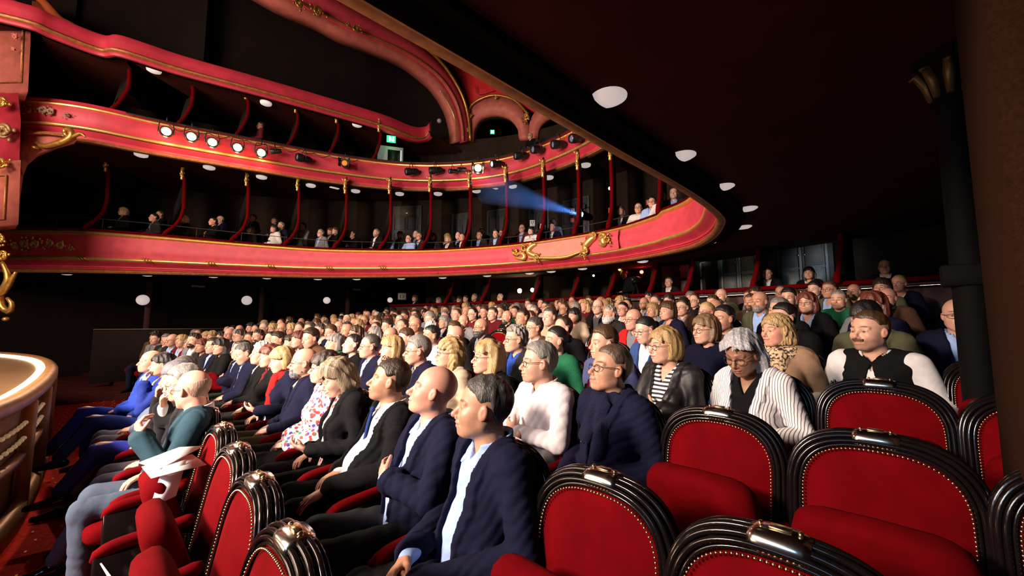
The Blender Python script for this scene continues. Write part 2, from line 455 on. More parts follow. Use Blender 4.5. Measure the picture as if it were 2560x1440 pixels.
HL = np.array([-.13, -.05, -.034, -.030, .012, .022, .04, .062, .10])
def hair_field(sp, res):
    st = sp.get('hair', 'short'); wd = sp.get('wide', 1.)
    if st == 'bald': return None
    big = st in ('bob', 'long', 'curly', 'wavy', 'longcurly')
    f = Field((-.165, -.135, -.30 if st in ('long', 'longcurly') else -.17), (.14, .135, .165), res)
    t = sp.get('ht', .012 if not big else .022)
    sy = .8 if big else .38
    f.ell((-.012, 0, .038), (.098+t*(1 if big else .8), (.077+t*sy)*wd, .088+t), .02)
    f.ell((.01, 0, -.03), (.080+t*.3, (.064+t*sy*.6)*wd, .080), .03)
    x0 = {'recede': .035, 'fringe': -.02}.get(st, 0)
    if st in ('short', 'recede', 'fringe', 'spiky', 'bun', 'cap'):
        zb = {'short': [-.055, -.052, -.015, .022, .012, .018, .048, .066, .075],
              'spiky': [-.075, -.07, -.02, .022, .012, .018, .046, .060, .068],
              'bun': [-.06, -.05, .0, .018, .02, .03, .048, .064, .072],
              'recede': [-.07, -.065, -.02, .022, .012, .03, .078, .105, .125],
              'fringe': [-.07, -.065, -.02, .022, .012, .06, .2, .2, .2],
              'cap': [.01, .012, .015, .02, .022, .025, .03, .035, .04]}[st]
        zb = np.array(zb)
        def reg(x, y, z):
            b = np.interp(x.ravel(), HL, zb).reshape(x.shape).astype(np.float32)
            d = b-z+0*y
            if st == 'fringe': d = np.maximum(d, z-.055-.3*np.maximum(-x-.05, 0))
            return d*.7
        f.disp(lambda x, y, z: ((t+.002)*(1-sst(.0, .034, -reg(x, y, z)/.7))*(x > -.05)).astype(np.float32)*(st != 'cap'))
        f.cut(reg)
        if st == 'bun': f.ell((-.125, 0, .03), (.038, .04, .038), .012)
    else:
        lowz = {'bob': -.09, 'wavy': -.125, 'curly': -.10, 'long': -.24, 'longcurly': -.22}[st]
        f.ell((-.035, 0, -.03), (.092, .096*wd, .11), .04)
        if st in ('wavy', 'curly'): f.ell((-.055, 0, -.07), (.075, .105, .07), .03)
        if st in ('long', 'longcurly'):
            for s in (-1, 1): f.cap((-.03, s*.075, -.04), (-.01, s*.088, -.21), .040, .028, .04)
            f.cap((-.07, 0, -.02), (-.085, 0, -.20), .065, .045, .04)
        if sp.get('locks'):
            for s in (-1, 1): f.cap((.045, s*.062, .06), (.052, s*.080, -.02), .024, .022, .03); f.cap((.052, s*.080, -.02), (.040, s*.085, -.16), .022, .016, .03)
        fr = sp.get('fringe', .058); fx = sp.get('fx', .030)
        def face(x, y, z):   # opening for the face
            return -np.maximum(np.maximum(fx-x-.55*np.maximum(np.abs(y)-.045, 0), z-fr-.004+.9*np.abs(y-sp.get('part', 0))*.45), -.5)*.8
        f.cut(face)
        f.cut(lambda x, y, z: (lowz-z)*.8+0*x*y)
        f.cap((-.02, 0, -.06), (-.03, 0, -.3), .045, k=.01, sub=True)
    amp = sp.get('curl', {'curly': .012, 'longcurly': .010, 'wavy': .007, 'spiky': .006, 'long': .0045, 'bob': .0035}.get(st, .0018))
    fq = {'curly': 85, 'longcurly': 70, 'wavy': 60, 'spiky': 110}.get(st, 80)
    if st in ('curly', 'longcurly'): f.disp(fold(sp.get('seed', 1), fq*.55, amp*.7, (1, 1, .7)))
    else: f.disp(wob(sp.get('seed', 1), fq, amp, (1, 1, (.14 if st in ('long', 'bob') else .35) if st not in ('curly', 'longcurly') else .8)))
    if big or st in ('short', 'spiky'): f.disp(wob(sp.get('seed', 1)+9, fq*2.2, amp*.4, (1, 1, .10)))
    return f
def beard_field(sp, res):
    f = Field((-.03, -.09, -.15), (.14, .09, .01), res); wd = sp.get('wide', 1.); jw = sp.get('jaw', 1.)
    t = sp.get('bt', .007)
    f.ell((.03, 0, -.03), (.062+t, .060*wd+t, .080+t), .03); f.ell((.048, 0, -.075), (.043+t, .040*jw*wd+t, .036+t*1.5), .02)
    f.ell((.078, 0, -.096), (.017+t, .02*jw+t, .016+t*1.3), .02); f.ell((.076, 0, -.056), (.026+t*.8, .029+t*.7, .028), .018)
    for s in (-1, 1): f.cap((.0, s*.049*jw*wd, -.052), (.06, s*.022, -.092), .019+t, .014+t, .022)
    if sp.get('beard') == 'moustache': f.cut(lambda x, y, z: np.maximum(np.maximum(z+.042, -.056-z), np.maximum(.07-x, np.abs(y)-.03)))
    else:
        f.cut(lambda x, y, z: (z+.036+.16*np.maximum(x-.02, 0)*0-.55*np.maximum(.03-x, 0))*.7+0*y)
        f.ell((.102, 0, -.064), (.02, .021, .0075), .004, sub=True); f.ell((.115, 0, -.03), (.035, .022, .018), .006, sub=True)
    f.disp(wob(4, 190, .0022)); return f
def M4(R, t):
    def fn(V): return V@np.array(R).T+np.array(t)
    return fn

# ------------------------------------------------------------------ hands and seated figures (own frame: +x forward, +y their left, origin on the floor under the seat back)
def nrm(v): v = np.array(v, float); return v/np.linalg.norm(v)
def hand(W, d, n, side, res, curl=.5, sc=1., thumb=1):
    """mesh of one hand: wrist W, pointing d, palm facing n; side=+1 thumb on d x n side"""
    d = nrm(d); n = np.array(n, float); n = nrm(n-d*(n@d)); t = np.cross(d, n)*side; W = np.array(W, float)
    f = Field(W-.20*sc, W+.20*sc, res)
    f.cap(W-d*.05, W+d*.012, .027*sc, .024*sc, .01)
    R = np.stack([d, t, n], 1)
    f.ell(W+d*.052*sc, (.050*sc, .040*sc, .017*sc), .014, R=R)
    f.ell(W+d*.030*sc+t*.022*sc+n*.006, (.032*sc, .016*sc, .016*sc), .012, R=R)
    Ls = (.066, .074, .070, .054)
    for i in range(4):
        off = (.030-.0195*i)*sc; c = curl*(1+.12*i)
        p = W+d*(.088-.004*abs(i-1.3))*sc+t*off
        dd = nrm(d+t*(.10-.07*i)); u = dd
        for j, fr in enumerate((.46, .31, .26)):
            a = c*(.45, .75, .6)[j]; u = nrm(u*math.cos(a)+n*math.sin(a)); q = p+u*Ls[i]*fr*1.12*sc
            f.cap(p, q, (.0092-.0009*j-.0006*(i == 3))*sc, (.0084-.0009*j)*sc, .0035 if j else .010); p = q
            n_ = n
    p = W+d*.026*sc+t*.032*sc+n*.004; u = nrm(d*.62+t*.62+n*.35*thumb)
    q = p+u*.040*sc; f.cap(p, q, .0125*sc, .0105*sc, .010); u2 = nrm(u+d*.55+n*.25); f.cap(q, q+u2*.030*sc, .0103*sc, .0085*sc, .004)
    return f.net()
ARMS = {  # (elbow, wrist, hand direction, palm normal, curl) for the left side (y>0)
 'lap':   ((.07, .27, .70), (.36, .13, .625), (.75, -.6, -.12), (-.1, -.2, -1), .55),
 'clasp': ((.10, .29, .70), (.42, .085, .60), (.80, -.52, -.25), (-.2, -.6, -.75), .9),
 'knee':  ((.14, .27, .70), (.42, .17, .62), (.93, .0, -.3), (0, 0, -1), .35),
 'cross': ((.19, .265, .725), (.315, .02, .755), (-.05, -1, .12), (-1, 0, 0), .6),
 'crossu': ((.18, .265, .715), (.235, .11, .705), (-.5, -1, .1), (-1, 0, 0), .9),
 'rest':  ((.04, .285, .69), (.33, .285, .665), (1, -.05, -.1), (0, 0, -1), .5),
 'chin':  ((.27, .16, .70), (.265, .075, .975), (.05, -.35, .9), (-1, -.2, 0), 1.1),
 'fist':  ((.20, .25, .70), (.36, .10, .90), (.15, -.3, .95), (-.9, -.4, 0), 1.5),
 'phone': ((.09, .27, .71), (.36, .10, .70), (.75, -.6, .25), (-.3, -.5, .8), .8),
}
def figure(sp, lod):
    """all parts of one seated person as {part: (V, F, tint)}"""
    hr, cr, br, hh = {0: (.0034, .0078, .024, .0042), 1: (.0048, .014, .032, .0065), 2: (.0062, .019, .036, .010), 3: (.0125, .030, .05, .02)}[lod]
    fem = sp.get('fem', False); P = {}
    bw = sp.get('bw', 1.)*(.88 if fem else 1.); fat = sp.get('fat', 0.)
    sh = .182*bw; G = sp.get('garment', 'jacket'); seed = sp.get('seed', 1)
    arms = sp.get('arms', ('lap', 'lap'))
    A = []
    for s, nm in ((1, arms[0]), (-1, arms[1])):
        e, w_, hd, pn, cu = ARMS[nm]
        if nm == 'lap' and s == -1: w_ = (w_[0]-.04, w_[1]-.02, w_[2]-.012)
        if nm == 'clasp' and s == -1: w_ = (w_[0]-.015, w_[1]-.02, w_[2]+.022)
        m = np.array((1, s, 1)); A.append((s, np.array((.085, sh, .955))*m, np.array(e)*np.array((1, s*(.92 if fem else 1), 1)), np.array(w_)*m, np.array(hd)*m, np.array(pn)*m, cu))
    legs = sp.get('legs', 'down')
    Lg = []
    for s in (1, -1):
        hip = (.17, s*.095, .50); kn = (.56, s*.125, .525); an = (.55, s*.125, .115); tr = .0
        if legs == 'crossed' and s == 1: kn = (.60, .02, .635); an = (.80, -.05, .33)
        if legs == 'out': an = (.74 if s == 1 else .66, s*.15, .12)
        Lg.append((s, np.array(hip), np.array(kn), np.array(an)))
    def torso(f, inf=0, k=.05):
        f.ell((.085, 0, .845), (.120, .165*bw, .175), k, inf=inf)
        f.ell((.125+fat*.3, 0, .66), (.130+fat, (.150+fat*.6)*bw, .155), k+.02, inf=inf)
        f.ell((.14, 0, .52), (.145, .170*bw, .11), k, inf=inf)
        f.cap((.075, -sh+.035, .950), (.075, sh-.035, .950), .058, k=k, inf=inf)
        f.cap((.07, 0, .99), (.075, sh*.75, .975), .052, .045, .03, inf=inf); f.cap((.07, 0, .99), (.075, -sh*.75, .975), .052, .045, .03, inf=inf)
        if fem:
            for s in (-1, 1): f.ell((.175, s*.07, .80), (.062, .066, .062), .04, inf=inf)
    def arm(f, a, inf=0, stop=0., flare=0):
        s, S, E_, W = a[:4]; d = nrm(W-E_)
        m = .82 if fem else 1.
        f.cap(S, E_, .052*m, .042*m, .035, inf=inf); f.cap(E_, W-d*stop, .041*m, .029*m+flare, .018, inf=inf)
    # skin: one mesh of head, neck, trunk, limbs and hands
    hc = np.array((.128, 0, 1.15)); hs = sp.get('hs', 1.0 if fem else 1.07)
    R = np.array(Matrix.Rotation(sp.get('yaw', 0), 3, 'Z') @ Matrix.Rotation(sp.get('pitch', 0), 3, 'Y') @ Matrix.Rotation(sp.get('roll', 0), 3, 'X'))
    piv = np.array((-.03, 0, -.10))
    def h2b(V): return ((V-piv)@R.T+piv)*hs+hc
    Vs, Fs, Ts = [], [], []; off = 0
    def put(V, F, T):
        nonlocal off
        Vs.append(V); Fs.append(F+off); Ts.append(T); off += len(V)
    V, F = head_field(sp, hr).net(); put(h2b(V), F, head_tint(sp, V))
    f = Field((-.08, -.36, .0), (.92, .36, 1.06), br)
    torso(f, -.014)
    for a in A: arm(f, a, -.009); f.cap(a[3]-nrm(a[3]-a[2])*.06, a[3], .027*(.86 if fem else 1), .026*(.86 if fem else 1), .01)
    for s, hip, kn, an in Lg:
        f.cap(hip, kn, .075, .055, .03); f.cap(kn, an, .050, .036, .02)
    V, F = f.net(); put(V, F, np.ones((len(V), 3)))
    if lod < 3:
        for a in A:
            V, F = hand(a[3], a[4], a[5], (-a[0]), hh, a[6], .9 if fem else 1.0)
            put(V, F, np.tile(np.array([(1, .9, .87)]), (len(V), 1)))
    P['body'] = (np.concatenate(Vs), np.concatenate(Fs), np.concatenate(Ts))
    h = hair_field(sp, hr*1.15)
    if h is not None:
        V, F = h.net(); P['headscarf' if sp.get('scarfhead') else 'hair'] = (h2b(V), F, None)
    if sp.get('beard'):
        V, F = beard_field(sp, hr*1.1).net(); P['moustache' if sp['beard'] == 'moustache' else 'beard'] = (h2b(V), F, None)
    if lod < 2:
        for s in (-1, 1):
            c = np.array((.0745, s*.031*sp.get('wide', 1.), .0005)); V, F, T = eyeball(sp.get('gaze', 0))
            P.setdefault('eye', []).append((h2b(V+c), F, T))
    if sp.get('glasses') and lod < 3:
        g = MB(); wd = sp.get('wide', 1.)
        for s in (-1, 1):
            c = Vector((.098, s*.034*wd, -.002))
            rx, rz = (.026, .021) if sp['glasses'] == 'round' else (.027, .017)
            g.tube([c+Vector((-abs(math.sin(a))*0+(-.006 if math.cos(a)*s > .3 else 0)*abs(math.cos(a)), math.cos(a)*rx, math.sin(a)*rz)) for a in np.linspace(0, 2*PI, 15)[:-1]], .0019 if lod else .0017, 5, closed=True)
            g.tube([(.090, s*.060*wd, .006), (.05, s*.078*wd, .010), (.005, s*.083*wd, .012), (-.018, s*.080*wd, -.002)], .0018, 5)
        g.tube([(.099, -.009, .004), (.104, 0, .006), (.099, .009, .004)], .0017, 5)
        V = h2b(np.array([tuple(v) for v in g.v])); P['glasses'] = (V, g.f, None)
    def addcollar(f, up=0):
        q_ = .075 if not fem else .063
        def col(x, y, z):
            px = x-.080; t_ = z-.998-up+.30*px; ro = np.sqrt((px*.95)**2+y*y)-q_-.0-.22*np.maximum(.02-t_, 0)
            sh_ = np.maximum(np.abs(ro)-.0075, np.abs(t_-.014)-.032)
            return np.maximum(sh_, np.where(px > .01, (.007+.45*np.maximum(t_+.02, 0))-np.abs(y), -1.))*.8
        f.op((.0, -.12, .93), (.2, .12, 1.07), col, .003)
        for s_ in (-1, 1):
            a_ = nrm((.50, s_*.42, -.75)); n_ = nrm((.80, s_*.25, .55)); n_ = nrm(n_-a_*(n_@a_)); f.ell((.176, s_*.042, .968+up), (.040, .019, .0062), .003, R=np.stack([a_, np.cross(n_, a_), n_], 1))
    # clothes
    lo, hi = (-.10, -.37, .36), (.56, .37, 1.10)
    neck = lambda f, r=.070, z=.985, k=.01: f.cap((.10, 0, z+.02), (.10, 0, 1.2), r, r+.02, k, sub=True)
    if G in ('jacket', 'coat', 'cardigan', 'vest'):
        f = Field(lo, hi, cr); torso(f, .020)
        if G != 'vest':
            for a in A: arm(f, a, .017, .02, .006)
        else:
            for a in A: f.cap(a[1], a[1]*.6+a[2]*.4, .05, .05, k=.02, sub=True)
        f.disp(wob(seed, 20, .003, (1, 1, .7))); f.disp(fold(seed+3, 28, .0038, (1, 1, 1.2)))
        vt, vb, wt = sp.get('V', (1.02, .70, .085)); op_ = sp.get('open', .012)
        def ww(z):
            t_ = np.clip((z-vb)/(vt-vb), 0, 1); w2 = wt*t_**.8
            return np.where(z < vb, op_+np.maximum(vb-z, 0)*.25*(1 if op_ < .03 else .1), np.maximum(w2, op_))
        # lapels stand proud beside the opening
        f.disp(lambda x, y, z: -.0105*((np.abs(y) < ww(z)+.045*np.clip((z-vb+.02)/.25, 0, 1)) & (z > vb-.02) & (x > .05)).astype(np.float32))
        f.cut(lambda x, y, z: np.minimum(ww(z)-np.abs(y), x-.045)*.8)
        neck(f, .078 if not fem else .070, 1.0); f.cut(lambda x, y, z: np.maximum(.44-z, 0*y)+np.maximum(x-.40, -1)*0 if False else (.455-z)*1.+0*x*y)
        P[{'jacket': 'jacket', 'coat': 'coat', 'cardigan': 'jacket', 'vest': 'vest'}[G]] = (*f.net(), None)
        f = Field((-.08, -.34, .48), (.44, .34, 1.10), cr*(.72 if lod == 0 else 1)); torso(f, .007)
        for a in A:
            if G == 'vest': arm(f, a, .022, .004)
            elif sp.get('cuff', True):
                d_ = nrm(a[3]-a[2]); f.cap(a[3]-d_*.07, a[3]-d_*.004, .036*(.86 if fem else 1), .035*(.86 if fem else 1), .012)
        if G == 'vest': f.disp(wob(seed+5, 30, .004))
        else: f.disp(wob(seed+5, 42, .002))
        f.cut(lambda x, y, z: (.49-z)+0*x*y)
        if sp.get('collar', True):
            neck(f, .066 if not fem else .058, 1.0); addcollar(f)
        else: neck(f, .055, 1.0)
        f.cut(lambda x, y, z: np.minimum(np.minimum(np.maximum(z-(.955 if sp.get('collar', True) else .90), 0)*.5-np.abs(y), x-.11), z-.90))
        P['shirt'] = (*f.net(), None)
        if sp.get('tie'):
            t = MB(); pts = [(.205, .975), (.218, .90), (.225, .80), (.262+fat, .68), (.272+fat, .58)]
            V = []
            for i, (x, z) in enumerate(pts):
                ww_ = (.016, .024, .028, .034, .036)[i]; V += [(x-.004, -ww_, z), (x+.008, 0, z), (x-.004, ww_, z), (x-.012, 0, z)]
            Fq = [(i*4+k, i*4+(k+1) % 4, i*4+4+(k+1) % 4, i*4+4+k) for i in range(4) for k in range(4)]+[(3, 2, 1, 0), (16, 17, 18, 19)]
            t.add(V, Fq); t.ball((.200, 0, .985), (.016, .022, .018)); P['tie'] = (np.array(t.v), t.f, None)
    else:   # sweater, blouse, shirt
        f = Field(lo, hi, cr); loose = {'sweater': .018, 'blouse': .020, 'shirt': .013, 'polo': .012}.get(G, .015)
        torso(f, loose)
        for a in A: arm(f, a, loose+(.012 if G == 'blouse' else 0), .02, .008 if G == 'blouse' else .003)
        f.disp(wob(seed, 20, .003, (1, 1, .7))); f.disp(fold(seed+3, 34, .0036 if G != 'sweater' else .003, (1, 1, 1.2)))
        f.cut(lambda x, y, z: (.46-z)+0*x*y)
        vn = sp.get('vneck', .0)
        if vn: f.cut(lambda x, y, z: np.minimum(np.maximum(z-(1.0-vn), 0)*.55-np.abs(y), x-.06))
        if sp.get('collar', G == 'shirt'):
            neck(f, .068, 1.0); addcollar(f, .004)
        else: neck(f, .058 if not vn else .064, 1.0)
        P[{'sweater': 'sweater', 'blouse': 'blouse', 'shirt': 'shirt', 'polo': 'shirt'}.get(G, 'sweater')] = (*f.net(), None)
    if sp.get('scarf'):
        f = Field((-.08, -.22, .55), (.36, .22, 1.12), cr)
        for q, (rr, zz, tt) in enumerate(((.085, 1.02, .032), (.092, .985, .034))):
            for i in range(14):
                a0, a1 = 2*PI*i/14, 2*PI*(i+1)/14
                f.cap((.095+rr*math.cos(a0), rr*math.sin(a0), zz-.02*math.cos(a0)), (.095+rr*math.cos(a1), rr*math.sin(a1), zz-.02*math.cos(a1)), tt, k=.012)
        f.cap((.20, .03, .97), (.245, .055, .74), .036, .042, .02); f.cap((.20, -.03, .97), (.235, -.06, .80), .03, .036, .02)
        f.disp(wob(3, 75, .006, (1, 1, .7))); neck(f, .056, 1.0); P['scarf'] = (*f.net(), None)
    f = Field((-.04, -.28, .06), (.92, .28, .66), max(cr*1.15, .012)); 
    f.ell((.14, 0, .515), (.150, .178*bw, .112), .04)
    for s, hip, kn, an in Lg: f.cap(hip, kn, .088, .068, .03); f.cap(kn, an, .064, .052, .02)
    f.disp(fold(seed+8, 20, .004)); P['trousers'] = (*f.net(), None)
    if lod < 3:
        for s, hip, kn, an in Lg:
            f = Field(an+np.array((-.10, -.09, -.13)), an+np.array((.24, .09, .06)), .016 if lod else .012)
            b = an*np.array((1, 1, 0))+np.array((0, 0, an[2]-.115))
            f.cap(b+np.array((-.03, 0, .045)), b+np.array((.04, 0, .05)), .040, .038, .02); f.cap(b+np.array((.04, 0, .04)), b+np.array((.17, 0, .028)), .038, .026, .02)
            f.cap(an, b+np.array((0, 0, .05)), .035, k=.02)
            f.cut(lambda x, y, z, b=b: b[2]+.004-z+0*x*y); P.setdefault('shoe', []).append((*f.net(), None))
    # lean of the whole upper body
    ln = sp.get('lean', 0.); sl = sp.get('side', 0.)
    def bend(V):
        V = np.array(V, float)
        if not len(V): return V
        t = sst(.45, .80, V[:, 2]); a = ln*t; c, s = np.cos(a), np.sin(a); x = V[:, 0]-.12; z = V[:, 2]-.52
        V = V.copy(); V[:, 0] = .12+x*c+z*s; V[:, 2] = .52+z*c-x*s
        a = sl*t; c, s = np.cos(a), np.sin(a); y = V[:, 1].copy(); z = V[:, 2]-.52; V[:, 1] = y*c+z*s; V[:, 2] = .52+z*c-y*s
        return V
    for k_ in list(P):
        if isinstance(P[k_], list): P[k_] = [(bend(q[0]), q[1], q[2]) for q in P[k_]]
        else: P[k_] = (bend(P[k_][0]), P[k_][1], P[k_][2])
    return P
def eyeball(g):
    b = MB(); b.ball((0, 0, 0), .0112, 12, 10); V = np.array([tuple(v) for v in b.v]); V = V[:, [2, 1, 0]]
    F = [tuple(reversed(q)) for q in b.f]
    d = nrm((1, g, 0)); c = (V/.0112)@d; T = np.ones((len(V), 3))*1.25; T[c > .80] = (.13, .08, .06); T[c > .955] = (.02, .02, .02)
    return V+np.array((-.0005, 0, 0)), F, T
PARTMAT = {'body': SKIN, 'hair': HAIR, 'headscarf': CLOTH, 'beard': HAIR, 'moustache': HAIR, 'eye': SKIN, 'glasses': BLACK, 'jacket': CLOTH, 'coat': CLOTH, 'vest': CLOTH, 'shirt': CLOTH,
           'sweater': KNIT, 'blouse': CLOTH, 'scarf': KNIT, 'tie': CLOTH, 'trousers': CLOTH, 'shoe': LACQ}
def person(sp, lod, label, loc, rz=PI, sc=1.):
    root = thing('person', label, 'person', loc, rz); root.scale = (sc, sc, sc)
    P = figure(sp, lod); C = sp['c']; MM = sp.get('mats', {})
    for k_, q in P.items():
        for V, F, T in (q if isinstance(q, list) else [q]):
            if not len(V): continue
            col = {'body': C['skin'], 'eye': (.8, .78, .75), 'beard': C.get('beard', C['hair']), 'moustache': C.get('beard', C['hair']), 'headscarf': C['hair']}.get(k_, C.get(k_, C.get('top')))
            if T is None and k_ in ('eye', 'body'): T = np.ones((len(V), 3))
            o = mk(k_, V, F, MM.get(k_, PARTMAT[k_]), root, True, T, col)
            if k_ in sp.get('pl', {}): o['label'] = sp['pl'][k_]
    return root
def recolor(root, C):
    for ch in root.children:
        k_ = ch.name.split('.')[0]
        col = {'body': C['skin'], 'eye': (.8, .78, .75), 'beard': C.get('beard', C['hair']), 'headscarf': C['hair']}.get(k_, C.get(k_, C.get('top')))
        ch.color = (*col, 1)
# ------------------------------------------------------------------ theatre armchair (own frame: +x forward, origin on the floor under the top of the back)
def back_x(z): return max(0, (1.0-z))*.20
def outline(off=0, n=44, w=.245, z0=.40, ztop=1.0, zc=.78):
    """arched outline of the back, from lower +y side over the top to lower -y side"""
    P = [(w+off, z0+(zc-z0)*i/7) for i in range(7)]
    for i in range(n+1):
        t = PI*i/n; c, s_ = math.cos(t), math.sin(t)
        P.append(((w+off)*math.copysign(abs(c)**.74, c), zc+(ztop+off-zc)*abs(s_)**.74))
    P += [(-(w+off), z0+(zc-z0)*(6-i)/7) for i in range(7)]
    return P
CH = {}
def chair_meshes():
    m = MB()   # ribs of the frame: rounded mouldings from the front edge over to the back
    for off, dx, r in ((-.026, .032, .0075), (-.011, .039, .0085), (.004, .030, .0095), (.013, .010, .0095), (.013, -.015, .0095), (.002, -.034, .008)):
        m.tube([(back_x(z)+dx, y, z) for y, z in outline(off)], r, 7)
    core = outline(-.012)
    V = []; F = []
    for y, z in core:
        x = back_x(z); l = math.hypot(y, z-.8) or 1; ny, nz = y/l, (z-.8)/l if z > .8 else 0
        for o_, d in ((-.028, .020), (-.016, .033), (.002, .026), (.012, 0), (.002, -.034), (-.03, -.034)): V.append((x+d, y+ny*o_, z+nz*o_))
    n = len(core)
    for i in range(n-1):
        for k in range(6): F.append((i*6+k, i*6+(k+1) % 6, i*6+6+(k+1) % 6, i*6+6+k))
    m.add(V, F); CH['frame'] = (m, LACQ, 1)
    m = MB()   # polished plate wrapped over the top centre
    prof = [(-.040, .032), (-.030, .044), (-.008, .048), (.010, .043), (.020, .022), (.022, -.012), (.016, -.038), (-.02, -.044)]
    V = []; F = []; ys = np.linspace(-.062, .062, 9)
    for y in ys:
        zt = .78+.22*(1-abs(y/.245)**2.7)**.74; dy = 1-.14*abs(y/.062)**4
        for o_, d in prof: V.append((d*dy+back_x(zt), y, zt+o_*dy+.004))
    k_ = len(prof)
    for i in range(len(ys)-1):
        for k in range(k_): F.append((i*k_+k, i*k_+k_+k, i*k_+k_+(k+1) % k_, i*k_+(k+1) % k_))
    F += [tuple(range(k_)), tuple((len(ys)-1)*k_+k for k in range(k_-1, -1, -1))]
    m.add(V, F); CH['center_plate'] = (m, SILVER, 1)
    m = MB()
    for y in (-.040, .040): m.ball((.0, y, 1.028), (.010, .006, .005), 6, 4)
    m.box((0, 0, 1.028), (.026, .045, .006), bev=.003); CH['seat_number'] = (m, BRASS, 0)
    # velvet panel, domed
    m = MB(); V = []; F = []; rings = 7; o_ = outline(-.030)
    zc = .70
    for r_ in range(rings+1):
        q = 1-r_/rings
        for y, z in o_:
            yy = y*q; zz = zc+(z-zc)*q; bul = .030*(1-q**3.0)
            V.append((back_x(zz)+.026+bul, yy, zz))
    n = len(o_)
    for r_ in range(rings):
        for i in range(n-1): F.append((r_*n+i, r_*n+i+1, (r_+1)*n+i+1, (r_+1)*n+i))
        F.append((r_*n+n-1, r_*n, (r_+1)*n, (r_+1)*n+n-1))
    m.add(V, F); CH['back_cushion'] = (m, VELVET, 1)
    m = MB(); V = []; o2 = outline(-.02)
    V = [(back_x(z)-.030, y, z) for y, z in o2]+[(back_x(z)-.012, y, z) for y, z in o2]; n = len(o2)
    m.add(V, [tuple(range(n)), tuple(range(2*n-1, n-1, -1))]+[(i, i+1, i+1+n, i+n) for i in range(n-1)]); CH['back_board'] = (m, LACQ, 0)
    m = MB(); P = crom([(back_x(z)+.043, y, z) for y, z in outline(-.036)], 118)
    for p in P: m.ball(tuple(p), .0046, 5, 4)
    CH['nailhead_trim'] = (m, BRASS, 1)
    def cushion(c, d, R=None):
        b = MB(); n1, n2 = 12, 9; V = []; F = []
        import itertools
        for i in range(n2+1):
            ph = -PI/2+PI*i/n2
            for k in range(n1*2):
                a = 2*PI*k/(n1*2); e = lambda t, p: math.copysign(abs(t)**p, t)
                v = Vector((d[0]/2*e(math.cos(ph), .35)*e(math.cos(a), .38), d[1]/2*e(math.cos(ph), .35)*e(math.sin(a), .38), d[2]/2*e(math.sin(ph), .6)))
                if R is not None: v = R @ v
                V.append(v+Vector(c))
        N_ = n1*2
        for i in range(n2):
            for k in range(N_): F.append((i*N_+k, i*N_+(k+1) % N_, (i+1)*N_+(k+1) % N_, (i+1)*N_+k))
        b.add(V, F); return b
    CH['seat_down'] = (cushion((.345, 0, .415), (.46, .43, .115)), VELVET, 1)
    CH['seat_up'] = (cushion((.235, 0, .60), (.46, .43, .12), Matrix.Rotation(math.radians(-70), 3, 'Y')), VELVET, 1)
    m = MB(); pts = [(.12, 0, .640), (.20, 0, .628), (.30, 0, .620), (.40, 0, .610), (.455, 0, .590), (.47, 0, .565)]
    V = []
    m.tube(crom(pts, 14), [.020]+[.029]*10+[.028, .024, .012], 10); CH['armrest'] = (m, VELVET, 1)
    m = MB(); m.box((.30, 0, .30), (.34, .05, .59), bev=.012); m.box((.30, 0, .02), (.36, .07, .04), bev=.01)
    CH['side_panel'] = (m, LACQ, 0)
    m = MB(); m.box((.13, 0, .30), (.05, .44, .10), bev=.01); CH['seat_bracket'] = (m, LACQ, 0)
chair_meshes()
CHM = {k: mesh_of(k, v[0].v, v[0].f, v[1], bool(v[2])) for k, v in CH.items()}
for k in ('center_plate', 'seat_number'): CHM[k].name = k
def chair_obj(label, loc, up=True, detail=2, group=None, rz=PI, arms=(1,)):
    t = thing('theatre_chair', label, 'chair', loc, rz, group)
    ob('frame', CHM['frame'], t); ob('back_cushion', CHM['back_cushion'], t)
    ob('back_board', CHM['back_board'], t)
    p = ob('center_plate', CHM['center_plate'], t); p['label'] = 'polished metal plate over the top of the back'
    if detail > 1:
        o = ob('nailhead_trim', CHM['nailhead_trim'], t); o['kind'] = 'stuff'
        ob('seat_number', CHM['seat_number'], p)
    ob('seat', CHM['seat_up' if up else 'seat_down'], t)
    for s in arms:
        a = ob('armrest', CHM['armrest'], t); a.location = (0, s*.26, 0)
        a = ob('side_panel', CHM['side_panel'], t); a.location = (0, s*.26, 0)
    return t
# a plainer chair for seats deep in the crowd
def plain_chair_mesh():
    m = MB(); o2 = outline(0, 12)
    n = len(o2); V = [(back_x(z)-.03, y, z) for y, z in o2]+[(back_x(z)+.045, y, z) for y, z in o2]
    m.add(V, [tuple(range(n)), tuple(range(2*n-1, n-1, -1))]+[(i, i+1, i+1+n, i+n) for i in range(n-1)])
    a = m; b = MB(); o3 = outline(-.035, 12); n = len(o3)
    b.add([(back_x(z)+.062, y, z) for y, z in o3]+[(back_x(z)+.02, y, z) for y, z in o3], [tuple(range(n)), tuple(range(2*n-1, n-1, -1))]+[(i, i+1, i+1+n, i+n) for i in range(n-1)])
    c = MB().box((.33, 0, .42), (.42, .42, .10), bev=.03); d = MB().box((.28, 0, .18), (.30, .36, .36), bev=.01)
    return [mesh_of(nm, q.v, q.f, mt, False) for nm, q, mt in (('frame', a, LACQ), ('back_cushion', b, VELVET), ('seat', c, VELVET), ('base', d, LACQ))]
PCH = plain_chair_mesh()
def plain_chair(label, loc, rz=PI, group=None):
    t = thing('theatre_chair', label, 'chair', loc, rz, group)
    for me in PCH: ob(me.name.split('.')[0], me, t)
    return t
# ------------------------------------------------------------------ the hall
def st(o): o['kind'] = 'structure'; return o
def floor_z(X): return -.10+.1*max(0, min(10.5, (X-.57)/.815)) if X > .57 else -.10
def row_x(r, Y): return .57+.815*r-(Y-5.5)**2/110
